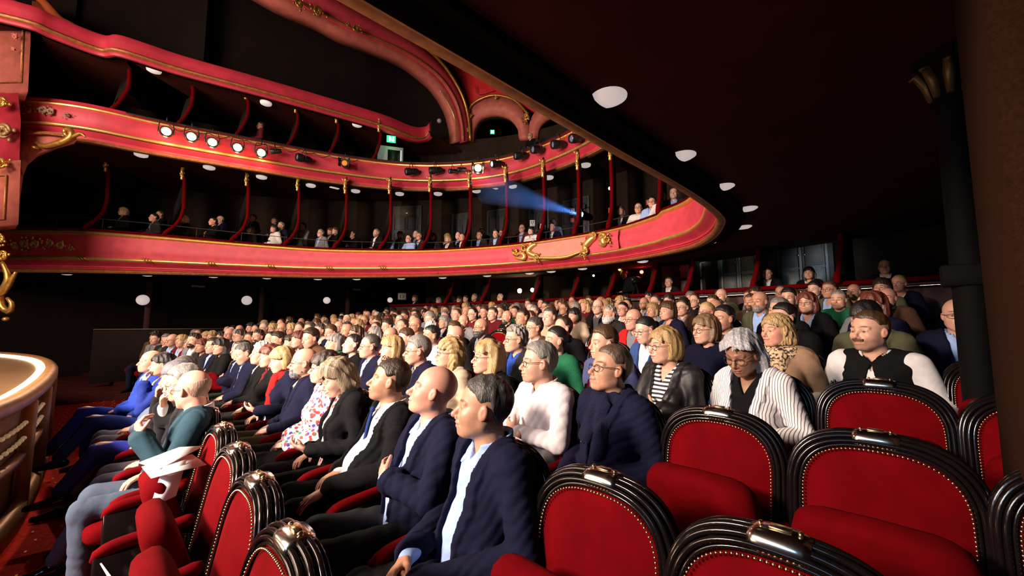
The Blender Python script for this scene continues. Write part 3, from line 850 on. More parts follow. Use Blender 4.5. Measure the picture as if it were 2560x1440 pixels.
# raked floor, stepped row by row
V = []; F = []; ys = np.linspace(-3.2, 18.5, 24); prev = None
xs = [(-6, -.10)]
stepx = [(r, .57+.815*r-.42) for r in range(1, 12)]
profF = [(-.0-3.5, -.10)]
for r, x in stepx: profF += [(x, -.10+.1*(r-1)), (x, -.10+.1*r)]
profF.append((16, 1.0))
for y in ys:
    for x, z in profF: V.append((x-((y-5.5)**2/110 if 0 < x < 10 else 0), y, z))
n = len(profF)
for j in range(len(ys)-1):
    for i in range(n-1): F.append((j*n+i, (j+1)*n+i, (j+1)*n+i+1, j*n+i+1))
st(mk('floor', V, F, FLOORM, smooth=False))
# patterned runner of carpet before the front row and little dashes woven in it
cp = MB(); cp.box((-.02, 5.2, -.094), (1.35, 13.5, .012)); cpo = cp.build('carpet', CARPET); tag(cpo, 'red patterned carpet runner lying between stage and front row', 'carpet')
d = MB()
for i in range(9):
    for j in range(70):
        d.box((-.62+.15*i+(.03 if j % 2 else 0), -1.2+.19*j, -.0875), (.012, .045, .002))
dm = mat('yellow_dash', (.62, .30, .05), rough=.9)
d.build('woven_dashes', dm, cpo)['kind'] = 'stuff'
# outer walls and high ceiling
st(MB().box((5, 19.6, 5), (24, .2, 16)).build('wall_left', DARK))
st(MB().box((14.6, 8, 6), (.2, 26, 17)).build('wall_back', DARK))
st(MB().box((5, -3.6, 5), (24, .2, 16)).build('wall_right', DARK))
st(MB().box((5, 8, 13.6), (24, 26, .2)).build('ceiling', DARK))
# pilasters on the dark left wall
for i, (u, v) in enumerate(((367, 800), (652, 790), (868, 780), (1045, 740))):
    p = at(u, v, Y=18.3-.9*max(0, i-1)); st(MB().box((p.x, p.y, 1.4), (.16, .16, 3.2), bev=.02).build('trim_%d' % (i+20), mat('pilaster', (.05, .012, .010), rough=.8)))
# low dark partition at the far left end of the rows
st(MB().box((1.4, 14.9, .68), (3.4, .08, 1.36)).build('wall_1', DARK))
st(MB().box((1.4, 14.9, 1.37), (3.4, .12, .02)).build('trim_30', mat('rail_grey', (.10, .08, .07), rough=.5)))

PT = {}
def tier_path(pts, n=150):
    P = [tuple(at(u, v, h=h)) for u, v, h in pts]; return crom(P, n)
PT[1] = tier_path([(-260, 672, 1.43), (0, 678, 1.43), (200, 680, 1.43), (400, 684, 1.43), (640, 690, 1.43), (800, 693, 1.43), (960, 692, 1.43), (1100, 689, 1.43), (1280, 680, 1.43), (1450, 665, 1.43),
                   (1570, 650, 1.43), (1700, 625, 1.43), (1762, 600, 1.43), (1790, 560, 1.43), (1776, 532, 1.43), (1700, 478, 1.43), (1500, 368, 1.43), (1200, 200, 1.43), (840, 0, 1.43)]+[(540, -170, 1.43), (-200, -580, 1.43)], 230)
PT[2] = tier_path([(-150, 345, 4.5), (40, 340, 4.5), (200, 352, 4.5), (400, 388, 4.5), (640, 427, 4.5), (820, 455, 4.5), (1000, 474, 4.5), (1150, 474, 4.5), (1280, 458, 4.5), (1400, 420, 4.5), (1500, 373, 4.5), (1570, 325, 4.5), (1590, 260, 4.5), (1560, 190, 4.5)], 150)
PT[3] = tier_path([(-80, 35, 6.6), (75, 72, 6.6), (130, 95, 6.6), (250, 139, 6.6), (300, 141, 6.6), (450, 187, 6.6), (640, 237, 6.6), (820, 286, 6.6), (960, 326, 6.6), (1030, 352, 6.6), (1062, 352, 6.75), (1075, 340, 6.9)], 110)
# the fronts are tallest beside the stage and lower round the back
HS = {1: ([0, 200, 400, 640, 800, 960, 1100, 1280, 1450, 1570, 1700, 1790], [1.04, 1.05, .97, .86, .79, .73, .69, .68, .69, .70, .76, .80])}
HK = {1: [], 2: [], 3: []}
_t = max(range(160), key=lambda i: proj(PT[1][i])[0])
HK[1] = np.array([np.interp(proj(p)[0] if i <= _t else 1790, *HS[1]) for i, p in enumerate(PT[1])]); HK[2] = np.full(len(PT[2]), .90); HK[3] = np.ones(len(PT[3]))
def hk(P):
    for k in (1, 2, 3):
        if P is PT[k]: return HK[k]
    return np.ones(len(P))
def nrmls(P):
    T = np.gradient(P[:, :2], axis=0); T /= np.linalg.norm(T, axis=1)[:, None]+1e-9
    return np.stack([T[:, 1], -T[:, 0]], 1)     # towards the open hall
def sweep(P, prof, closed=True):
    """prof: (out, up) pairs relative to the path"""
    Nn = nrmls(P); V = []; F = []; k = len(prof)
    K = hk(P)
    for p, nn, q in zip(P, Nn, K):
        for o_, u_ in prof: V.append((p[0]+nn[0]*o_, p[1]+nn[1]*o_, p[2]+u_*q))
    kk = k if closed else k-1
    for i in range(len(P)-1):
        for j in range(kk): F.append((i*k+j, i*k+k+j, i*k+k+(j+1) % k, i*k+(j+1) % k))
    return V, F
def band(name, P, prof, m, parent, closed=True, label=None):
    V, F = sweep(P, prof, closed); o = mk(name, V, F, m, parent, smooth=True)
    try: o.data.set_sharp_from_angle(angle=.9)
    except Exception: pass
    if label: o['label'] = label
    return o
def arcp(c, r, a0, a1, n=8): return [(c[0]+r*math.cos(a0+(a1-a0)*i/n), c[1]+r*math.sin(a0+(a1-a0)*i/n)) for i in range(n+1)]
def pidx(P, u, lo=0, hi=None):
    best = min(range(lo, hi or len(P)), key=lambda i: abs(proj(P[i])[0]-u)); return best
# first balcony
def thick(pf, t=.06): return pf+[(o_-t, u_) for o_, u_ in reversed(pf)]
b1 = thing('balcony', 'lowest red and gold balcony sweeping round above the stalls', 'balcony', tuple(PT[1][60]*np.array((1, 1, 0))))
def put_at(root):
    bpy.context.view_layer.update()
    for c in root.children: c.matrix_parent_inverse = root.matrix_world.inverted()
band('lower_lip', PT[1], thick([(-.13, .0), (-.08, -.025), (-.02, -.02), (.005, .02), (-.015, .06), (-.06, .075)]), RIB, b1)
band('cove', PT[1], thick([(-.05, .07), (-.03, .09), (-.05, .13), (-.03, .17), (.03, .22), (.09, .27), (.11, .295)]), REDP, b1)
band('cove_bead', PT[1], [(-.035+.022*math.cos(a), .150+.022*math.sin(a)) for a in np.linspace(0, 2*PI, 9)[:-1]], REDL, b1)
band('middle_molding', PT[1], [(.09+.05*math.cos(a), .34+.052*math.sin(a)) for a in np.linspace(0, 2*PI, 11)[:-1]], GOLDL, b1)
band('front_panel', PT[1], thick([(.06, .36), (.06, .42), (.10, .52), (.115, .65), (.10, .80), (.07, .93), (.07, .98)]), REDL, b1)
band('upper_molding', PT[1], thick([(.06, .97), (.115, .985), (.13, 1.01), (.11, 1.04), (.125, 1.06), (.08, 1.085)]), GOLDL, b1)
band('arm_rail', PT[1], thick([(-.10, 1.15), (.0, 1.165), (.08, 1.15), (.11, 1.115), (.08, 1.08)], .08), VELVET, b1)
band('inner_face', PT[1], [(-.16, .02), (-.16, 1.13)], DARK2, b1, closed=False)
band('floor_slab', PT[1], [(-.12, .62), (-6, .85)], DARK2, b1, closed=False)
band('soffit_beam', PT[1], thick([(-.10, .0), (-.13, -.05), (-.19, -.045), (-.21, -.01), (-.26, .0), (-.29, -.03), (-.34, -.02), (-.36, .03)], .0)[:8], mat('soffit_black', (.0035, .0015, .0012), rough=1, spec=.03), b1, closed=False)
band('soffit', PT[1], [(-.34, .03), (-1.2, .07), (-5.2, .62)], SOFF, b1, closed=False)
put_at(b1)
b2 = thing('balcony', 'middle red and gold balcony carrying the row of spotlights', 'balcony', tuple(PT[2][60]*np.array((1, 1, 0))))
band('lower_lip', PT[2], thick([(-.10, .0), (-.0, -.01), (.02, .03), (-.0, .06)]), RIB, b2)
band('cove', PT[2], thick([(-.03, .06), (-.01, .10), (-.02, .15), (.04, .22), (.09, .28)]), REDP, b2)
band('middle_molding', PT[2], [(.08+.05*math.cos(a), .345+.05*math.sin(a)) for a in np.linspace(0, 2*PI, 11)[:-1]], GOLDL, b2)
band('front_panel', PT[2], thick([(.05, .37), (.03, .44), (.05, .60), (.07, .75), (.06, .88)]), REDP, b2)
band('upper_molding', PT[2], thick([(.05, .87), (.11, .89), (.12, .92), (.10, .95), (.07, .965)]), GOLDL, b2)
band('arm_rail', PT[2], thick([(-.10, 1.05), (.0, 1.07), (.08, 1.05), (.10, 1.0), (.06, .965)], .08), REDP, b2)
band('inner_face', PT[2], [(-.16, .02), (-.16, 1.05)], DARK2, b2, closed=False)
band('floor_slab', PT[2], [(-.12, .55), (-5, .75)], DARK2, b2, closed=False)
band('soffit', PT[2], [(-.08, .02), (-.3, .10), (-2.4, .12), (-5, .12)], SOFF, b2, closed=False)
put_at(b2)
b3 = thing('balcony', 'plain red top balcony with a thin gold molding on the left', 'balcony', tuple(PT[3][50]*np.array((1, 1, 0))))
band('lower_lip', PT[3], thick([(-.08, .0), (.0, .0), (.03, .04), (.02, .085)]), REDP, b3)
band('lower_molding', PT[3], thick([(.02, .08), (.07, .10), (.08, .14), (.04, .185)]), RIB, b3)
band('front_panel', PT[3], thick([(.03, .18), (.02, .22), (.04, .35), (.03, .50), (.0, .55)]), REDP, b3)
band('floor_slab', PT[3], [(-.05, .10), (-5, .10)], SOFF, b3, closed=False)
put_at(b3)

# walls behind each tier
def wall_behind(i, off, z0, z1, name, m):
    V, F = sweep(PT[i][:-1], [(-off, z0), (-off, z1)], False); return st(mk(name, V, F, m, smooth=True))
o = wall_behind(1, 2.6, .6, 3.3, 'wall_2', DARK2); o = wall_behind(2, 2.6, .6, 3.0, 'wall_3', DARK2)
band('balcony_wall_top', PT[3], [(-2.4, .1), (-2.4, 5.)], DARK, None, closed=False)
st(bpy.data.objects['balcony_wall_top']); bpy.data.objects['balcony_wall_top'].name = 'wall_4'
# box partitions: dark wall, padded red edge, gilded figure on top
def fig_mesh():
    m = MB()
    m.ball((0, 0, .0), (.045, .045, .05), 8, 6); m.tube([(0, 0, -.02), (.01, 0, -.10), (-.015, 0, -.20), (0, 0, -.30)], [.035, .055, .035, .045], 8)
    m.tube([(0, 0, -.05), (-.08, .02, -.01), (-.11, .03, .04)], [.022, .018, .012], 6); m.tube([(0, 0, -.05), (.07, -.02, -.01), (.10, -.02, .05)], [.022, .018, .012], 6)
    m.tube([(.06, 0, -.26), (.03, 0, -.22), (-.05, 0, -.26), (-.03, 0, -.33)], [.02, .026, .022, .012], 6)
    m.ball((0, 0, -.33), (.06, .06, .025), 8, 4); m.lathe([(.03, -.45), (.045, -.42), (.035, -.36), (.055, -.34)], n=8)
    return mesh_of('gilded_figure', m.v, m.f, GOLDL, True)
FIG = fig_mesh()
def partition(P, u, label, group, zb, hgt, lo=0, hi=None, setb=.10, slab_dir=(-.96, -.28), edge=VELVET, fig=True, sw=1., i=None, radial=True):
    i = pidx(P, u, lo, hi) if i is None else i
    p = P[i]; nn = nrmls(P)[i]; hgt += zb*(1-hk(P)[i]); zb *= hk(P)[i]; base = np.array((p[0]-nn[0]*setb, p[1]-nn[1]*setb, p[2]+zb)); d = np.array(slab_dir)/np.linalg.norm(slab_dir)
    t = thing('box_partition', label, 'partition', tuple(base), 0, group)
    pts = [(.30*sw, 0), (.26*sw, .10), (.12*sw, .26), (-.02, .50), (-.10, .80), (-.11, 1.15), (-.08, hgt-.55), (-.05, hgt-.45)]
    cr = crom([(a, 0, b) for a, b in pts], 26); ed = [(q[0]*d[0], q[0]*d[1], q[2]) for q in cr]
    m = MB().tube(ed, [.055]*4+[.045]*22, 8); m.build('padded_edge', edge, t, smooth='all')
    poly = [(q[0]-.0, q[2]) for q in cr]+[(-.06, hgt), (-1.5, hgt), (-1.5, 0)]
    nx, ny = -d[1], d[0]
    rd = np.array((base[0]-.5, base[1]-1.0)); rd = rd/np.linalg.norm(rd); rd = rd if radial else -d
    MB().prism(poly, -.03, .03, lambda x, z, y: (x*d[0]+nx*y, x*d[1]+ny*y, z) if x > -.115 else (-.11*d[0]-(x+.11)*rd[0]+(-rd[1])*-y, -.11*d[1]-(x+.11)*rd[1]+rd[0]*-y, z)).build('panel', DARK2, t)
    if fig:
        g = ob('gilded_figure', FIG, t); g.location = (-.02*d[0], -.02*d[1], hgt-.12); g['label'] = 'gilded carved figure on top'
    return t
TURN = max(range(len(PT[1])), key=lambda i: proj(PT[1][i])[0] if i < 160 else -1)
for k, u in enumerate((232, 432, 592, 733, 853, 958, 1066, 1168, 1258, 1350, 1443, 1525, 1645)):
    nm = ('first', 'second', 'third', 'fourth', 'fifth', 'sixth', 'seventh', 'eighth', 'ninth', 'tenth', 'eleventh', 'twelfth', 'thirteenth')[k]
    partition(PT[1], u, 'red edged box partition, %s from the stage on lowest balcony' % nm, 'partitions of the lowest balcony', 1.12, (2.35, 2.25, 2.2, 2.15, 2.1, 2.05, 2.05, 2.05, 2.05, 2.0, 1.95, 1.95, 1.9)[k], hi=TURN, setb=.12)
for k, u in enumerate((297, 460, 597, 727, 838, 943)):
    nm = ('first', 'second', 'third', 'fourth', 'fifth', 'sixth')[k]
    partition(PT[2], u, 'red edged box partition, %s from the stage on middle balcony' % nm, 'partitions of the middle balcony', 1.0, 1.85-.06*k, setb=.12, sw=.6)
# columns carrying the ground floor balcony at the right and the brown pillar beside the camera
m = MB().lathe([(.14, 0), (.14, .06), (.09, .10), (.075, .14), (.07, 2.0), (.064, 2.45), (.085, 2.50), (.085, 2.53), (.075, 2.56), (.10, 2.68), (.15, 2.80), (.16, 2.84), (.16, 2.95)], n=20)
cpos = (3.35, -.235, .25)
t = thing('iron_column', 'slender black iron column with leafy capital behind the brown pillar', 'column', cpos)
m.build('shaft', mat('dark_iron', (.0012, .001, .001), rough=.8, spec=.1), t, smooth=True)
lv = MB()
for k in range(8):
    a = 2*PI*k/8; c_, s_ = math.cos(a), math.sin(a)
    lv.tube([(c_*.07, s_*.07, 2.56), (c_*.09, s_*.09, 2.66), (c_*.13, s_*.13, 2.74), (c_*.16, s_*.16, 2.72)], [.02, .028, .024, .010], 6)
lv.build('capital', mat('tarnished_gold', (.10, .06, .02), rough=.5, metal=.5), t, smooth='all')
MB().box((-.02, .0, 1.52), (.12, .22, .12), bev=.008).build('bracket', bpy.data.materials['dark_iron'], t)
st(MB().box((1.93, -.62, 1.3), (.72, .86, 3.4), bev=.03).build('wall_5', PILLAR))
# rear boxes: parapet, padded rail, partitions
xr = 9.3
par = thing('box_parapet', 'dark parapet with red padded rail in front of the rear boxes', 'parapet', (xr, 4, 1.0))
def rx(Y): return xr-.0-(Y-4)**2/60
PR = crom([(rx(y), y, 2.22) for y in (14.2, 12, 9, 6.5, 4.5, 2, 0, -.9)], 70)
band('padded_rail', PR, [(.06*math.cos(a), .045*math.sin(a)) for a in np.linspace(0, 2*PI, 9)[:-1]], VELVET, par)
band('board', PR, thick([(.02, -1.25), (.02, -.06)], .05), mat('box_front', (.045, .010, .008), rough=.7), par)
o = band('handrail', PR[38:], [(.10+.018*math.cos(a), -.115+.022*math.sin(a)) for a in np.linspace(0, 2*PI, 9)[:-1]], SILVER, par, label='bright metal strip under the padded rail')
put_at(par)
for k, (u, e) in enumerate(((1352, 1), (1450, 1), (1532, 1), (1640, 1), (1738, 1), (1895, 1), (2110, 1), (1215, 1), (1130, 1))):
    i = min(range(len(PR)), key=lambda j: abs(proj(PR[j])[0]-u))
    nm = ('beside the two bright lamps', 'right of the two bright lamps', 'left of the red lit camera crew', 'left edge of the dark camera box', 'between camera crew and man in white shirt', 'left of the grey double doors', 'right of the woman in black headscarf', 'left of the two bright lamps', 'farthest left of the rear ones')[k]
    partition(PR, u, 'curved red box partition, '+nm, 'partitions of the rear boxes', 0., 1.9, setb=.02, slab_dir=(-1, .25), fig=False, sw=.7, i=i)
# rear wall of the boxes with its doors
V, F = sweep(PR, [(-2.1, -1.3), (-2.1, 1.6)], False); st(mk('wall_6', V, F, DARK2))
def door(u, v, X, w_, h_, label, mt, Yd=0, rz=0, leaves=2, glow=None):
    p = at(u, v, X=X); t = thing('double_door' if leaves == 2 else 'door', label, 'door', tuple(p), rz)
    MB().box((.03, 0, h_/2), (.05, w_+.16, h_+.1)).build('door_frame', DOORP, t)
    for s in ((-1, 1) if leaves == 2 else (0,)):
        lw = w_/leaves; d = MB().box((-.02, s*lw/2, h_/2), (.05, lw-.012, h_)).build('leaf', mt, t)
        for z0, hh in ((.12, .55), (.74, .80), (1.62, h_-1.75)):
            if hh < .1: continue
            q = MB(); q.box((-.05, s*lw/2, z0+hh/2), (.02, lw-.16, hh), bev=.01); q.build('panel', DOORP, d)
            q = MB(); a_, b_ = lw/2-.06, hh/2+.02
            q.tube([(-.05, s*lw/2-a_, z0+hh/2-b_), (-.05, s*lw/2+a_, z0+hh/2-b_), (-.05, s*lw/2+a_, z0+hh/2+b_), (-.05, s*lw/2-a_, z0+hh/2+b_)], .012, 5, closed=True); q.build('molding', BLACK, d)
        MB().ball((-.07, s*.06 if s else .3, 1.0), .028).build('knob', SILVER, d)
    return t
DG = mat('pale_door', (.30, .32, .34), rough=.5, noise=(30., .2))
door(2012, 748, 11.05, .95, 2.35, 'grey panelled double doors behind the woman in black headscarf', DG)
door(1852, 752, 11.3, .85, 2.2, 'narrow grey panelled double doors left of the headscarf woman', DG)
door(1732, 760, 11.45, .75, 2.2, 'dark wooden door below the bright sign near the balcony curve', DOORP, leaves=1)
light('rear_corridor_light', 'AREA', (10.3, 1.2, 2.95), 3.5, (.75, .88, 1), (11.2, 1.0, 1.8), .5)
# doors and glazing of the first balcony's rear wall
W1 = PT[1]; N1 = nrmls(W1)
def wall_door(u, vtop, wpx, hgt, label, off=2.5, mt=None, win=False):
    i = pidx(W1, u, 0, TURN); q = W1[i]; nn = N1[i]; p = np.array((q[0]-nn[0]*off, q[1]-nn[1]*off, 0))
    # move along so that it stands where the photograph shows it
    for _ in range(3):
        r_ = ray(u, vtop); T = np.array((nn[1], -nn[0])); A = np.array([[r_.x, -T[0]], [r_.y, -T[1]]])
        sol = np.linalg.solve(A, p[:2]); p = np.array((*(p[:2]+T*sol[1]), 0)); k_ = sol[0]
    zt = r_.z*k_+CAMZ; w_ = wpx/1000*k_*abs(r_.x+r_.y)*.707*1.15; rz = math.atan2(-nn[1], -nn[0])+0
    t = thing('door', label, 'door', (p[0], p[1], zt-hgt), rz)
    MB().box((.02, 0, hgt/2), (.05, w_+.1, hgt+.1)).build('door_frame', DOORP, t)
    for s in (-1, 1):
        d = MB().box((-.02, s*w_/4, hgt/2), (.05, w_/2-.01, hgt)).build('leaf', mt or DOORP, t)
        for z0, hh in ((.3, .7), (1.15, hgt-1.35)):
            q_ = MB(); a_, b_ = w_/4-.05, hh/2
            q_.tube([(-.05, s*w_/4-a_, z0), (-.05, s*w_/4+a_, z0), (-.05, s*w_/4+a_, z0+hh), (-.05, s*w_/4-a_, z0+hh)], .012, 5, closed=True); q_.build('molding', BLACK, d)
    if win: MB().box((-.03, 0, hgt-.22), (.06, w_*.96, .36)).build('pane', mat('dim_pane', (.10, .09, .07), rough=.15), t)
    return t
wall_door(1018, 518, 60, 2.0, 'dark door with a glazed transom on the lowest balcony', win=True)
wall_door(1155, 536, 44, 1.9, 'dark door standing ajar behind the balcony spectators')
wall_door(1245, 527, 48, 1.9, 'dark panelled double door nearest left of the blue light beam', mt=mat('charcoal_door', (.055, .052, .058), rough=.6))
wall_door(1345, 517, 46, 1.9, 'charcoal panelled door lying in the blue light beam', mt=mat('charcoal_door', (.055, .052, .058), rough=.6))
wall_door(1437, 500, 62, 1.9, 'dark door behind the pair of wall notices', mt=mat('charcoal_door', (.055, .052, .058), rough=.6))
# arches of the upper wall
def arch_wall(Yf, name, label):
    pass
def to_plane(u, v, P0, d):
    """where the pixel ray meets the upright plane through P0 along d"""
    r_ = ray(u, v); A = np.array([[r_.x, -d[0]], [r_.y, -d[1]]]); s = np.linalg.solve(A, np.array(P0[:2])); return np.array((r_.x*s[0], r_.y*s[0], r_.z*s[0]+CAMZ))
def strip(px_in, px_out, P0, d, name, m, parent, th=.25, back=(.5, .8), n=40):
    a = crom([to_plane(u, v, P0, d) for u, v in px_in], n); b = crom([to_plane(u, v, P0, d) for u, v in px_out], n)
    q = np.array((back[0], back[1], 0)); q = q/np.linalg.norm(q)*th; V = []; F = []
    for i in range(n): V += [a[i], b[i], b[i]+q, a[i]+q]
    for i in range(n-1):
        for k in range(4): F.append((i*4+k, i*4+4+k, i*4+4+(k+1) % 4, i*4+(k+1) % 4))
    F += [(0, 1, 2, 3), ((n-1)*4+3, (n-1)*4+2, (n-1)*4+1, (n-1)*4)]
    return mk(name, V, F, m, parent, smooth=False)
aw = thing('arch', 'large salmon pink arch spanning the upper hall above top balcony', 'arch', (9.8, 12.5, 6.5))
P0 = (9.8, 12.3); dX = (1., 0.)
inn = [(1139, 352), (1138, 320), (1124, 268), (1095, 220), (1060, 186), (1010, 150), (930, 115), (860, 88), (795, 52), (700, 10), (560, -70), (380, -150)]
mid = [(1158, 352), (1156, 315), (1143, 260), (1115, 210), (1078, 172), (1020, 133), (945, 98), (880, 72), (812, 36), (730, -6), (590, -90), (400, -190)]
out = [(1176, 352), (1172, 300), (1160, 250), (1135, 200), (1098, 150), (1040, 100), (965, 55), (900, 20), (840, -15), (760, -60), (620, -150), (430, -260)]
strip(inn, mid, P0, dX, 'inner_band', SALMON, aw, .5, (.1, 1))
P0b = (9.8, 12.15)
strip(mid, out, P0b, dX, 'outer_band', REDL, aw, .3, (.1, 1))
def line(px, P0, d, r, name, m, parent, n=50, dz=0):
    a = crom([to_plane(u, v, P0, d) for u, v in px], n); return MB().tube([tuple(q) for q in a], r, 7).build(name, m, parent, smooth='all')
line(mid, (9.8, 12.10), dX, .035, 'groove_molding', RIB, aw); line(out, (9.8, 12.05), dX, .06, 'gold_molding', GOLD, aw)
line([(1139, 352), (1137, 300), (1122, 262), (1100, 226)], (9.8, 12.22), dX, .02, 'inner_gilding', GOLDL, aw)
put_at(aw)
# red spandrel and the small arches
sp_ = thing('arcade', 'salmon arcade with small arch and red spandrel behind middle balcony', 'arch', (10.5, 11, 6.5))
Ps = (9.95, 12.0); ds = np.array((1.25, -2.3)); ds = ds/np.linalg.norm(ds)
def face_poly(px, P0, d, name, m, parent, th=.3):
    a = [to_plane(u, v, P0, d) for u, v in px]; nv = np.array((-d[1], d[0], 0)); nv = nv*(1 if nv@np.array((1, 1, 0)) > 0 else -1)*th
    V = a+[q+nv for q in a]; n = len(a); F = [tuple(range(n)), tuple(range(2*n-1, n-1, -1))]+[(i, i+n, (i+1) % n+n, (i+1) % n) for i in range(n)]
    return mk(name, V, F, m, parent, smooth=False)
face_poly([(1100, 130), (1150, 200), (1172, 262), (1200, 246), (1240, 238), (1290, 250), (1330, 275), (1480, 330), (1480, 200), (1250, 100), (1120, 60)], Ps, ds, 'spandrel', REDV, sp_)
strip([(1180, 350), (1183, 320), (1200, 292), (1235, 283), (1270, 292), (1292, 318), (1297, 345)], [(1166, 350), (1166, 305), (1185, 262), (1236, 240), (1290, 258), (1318, 300), (1322, 345)], (9.9, 11.9), ds, 'small_arch', SALMON, sp_, .45, (.8, .5))
strip([(1342, 345), (1350, 312), (1375, 290), (1410, 285), (1450, 300), (1475, 330)], [(1322, 345), (1326, 300), (1352, 268), (1408, 256), (1465, 272), (1495, 320)], (9.9, 11.9), ds, 'small_arch', SALMON, sp_, .45, (.8, .5))
line([(1168, 300), (1175, 268), (1200, 248), (1238, 238), (1285, 250), (1320, 285)], (9.85, 11.8), ds, .05, 'gold_molding', GOLD, sp_)
line([(1188, 215), (1195, 235), (1235, 225)], (9.85, 11.85), ds, .02, 'panel_molding', REDP, sp_, n=20)
# carved gilt scrolls
def scroll(pts, r, m_=None):
    m_ = m_ or MB(); cr = crom(pts, 22); rr = [r*(.35+.65*math.sin(PI*min(1, (i+2)/24))) for i in range(22)]; m_.tube([tuple(q) for q in cr], rr, 7); return m_
def cartouche(center, uax, sc, name, parent, seed=0, m_=GOLD, depth=(0, 0)):
    """a cluster of curling leaves standing proud of its wall: uax horizontal wall direction"""
    r_ = random.Random(seed); mb = MB(); c = np.array(center); ua = np.array((*uax, 0)); za = np.array((0, 0, 1.))
    nv = np.array((depth[0], depth[1], 0.))
    for k in range(7):
        a = r_.uniform(0, 6.28); L = sc*r_.uniform(.5, 1.); P_ = []
        for t in np.linspace(0, 1, 6):
            an = a+t*3.6*(1 if k % 2 else -1); rad = L*(.75*t*(1.25-t)+.08); P_.append(tuple(c+ua*rad*math.cos(an)+za*rad*math.sin(an)*1.15+nv*.06*math.sin(t*3)))
        scroll(P_, sc*.11, mb)
    for k in range(9):
        a = r_.uniform(0, 6.28); L = sc*r_.uniform(.1, .8); mb.ball(tuple(c+ua*L*math.cos(a)+za*L*math.sin(a)+nv*.05), (sc*.10, sc*.10, sc*.13), 6, 5)
    return mb.build(name, m_, parent, smooth='all')
cl = to_plane(1172, 290, (9.85, 11.7), ds); cartouche(cl, ds, .30, 'gilt_ornament', sp_, 1); cl = to_plane(1168, 325, (9.85, 11.7), ds); cartouche(cl, ds, .2, 'gilt_ornament', sp_, 7)
cl = to_plane(1240, 243, (9.85, 11.7), ds); cartouche(cl, ds, .18, 'gilt_ornament', sp_, 2); cl = to_plane(1316, 292, (9.85, 11.7), ds); cartouche(cl, ds, .34, 'gilt_ornament', sp_, 3)
put_at(sp_)
for k, (u, v, s_) in enumerate(((795, 28, .34), (890, 72, .26), (745, 8, .3), (870, 60, .16))):
    c = to_plane(u, v, (9.8, 11.95), dX); o = cartouche(c, dX, s_, 'gilt_ornament', None, 11+k, GOLD); o.parent = aw; o.matrix_parent_inverse = aw.matrix_world.inverted()
# ------------------------------------------------------------------ seats and audience
SK = {'pale': (.62, .36, .27), 'fair': (.56, .31, .22), 'tan': (.46, .235, .15), 'ruddy': (.60, .29, .21), 'brown': (.26, .12, .07)}
HC = {'black': (.012, .010, .010), 'dark brown': (.035, .020, .012), 'brown': (.085, .042, .02), 'auburn': (.13, .03, .018), 'blond': (.46, .30, .13), 'grey': (.24, .22, .20), 'white': (.62, .58, .54), 'greying': (.065, .058, .054)}
CC = {'navy': (.0055, .006, .022), 'black': (.004, .004, .005), 'charcoal': (.016, .016, .018), 'white': (.62, .60, .60), 'light blue': (.30, .42, .72), 'blue': (.02, .06, .32), 'red': (.42, .012, .012),
      'green': (.015, .13, .06), 'beige': (.42, .33, .24), 'brown': (.07, .035, .02), 'grey': (.16, .16, .18), 'teal': (.02, .05, .07), 'burgundy': (.10, .008, .012), 'olive': (.07, .07, .04)}
def cc(skin_='fair', hair_='grey', jacket_='navy', shirt_='light blue', trousers_='charcoal', **k):
    d = dict(skin=SK[skin_], hair=HC[hair_], shirt=CC[shirt_], trousers=CC[trousers_], glasses=(0, 0, 0), shoe=(0, 0, 0))
    for q in ('jacket', 'coat', 'vest', 'top', 'sweater', 'blouse'): d[q] = CC[jacket_]
    for a, b in k.items(): d[a] = CC.get(b, HC.get(b, b)) if isinstance(b, str) else b
    return d
FOCUS = (-3.0, 5.4)
def turn(x, y): return math.atan2(FOCUS[1]-y, x-FOCUS[0])     # how far somebody here turns from straight ahead towards the speaker
def seat(r, Y): return Vector((row_x(r, Y), Y, -.10+.1*r))
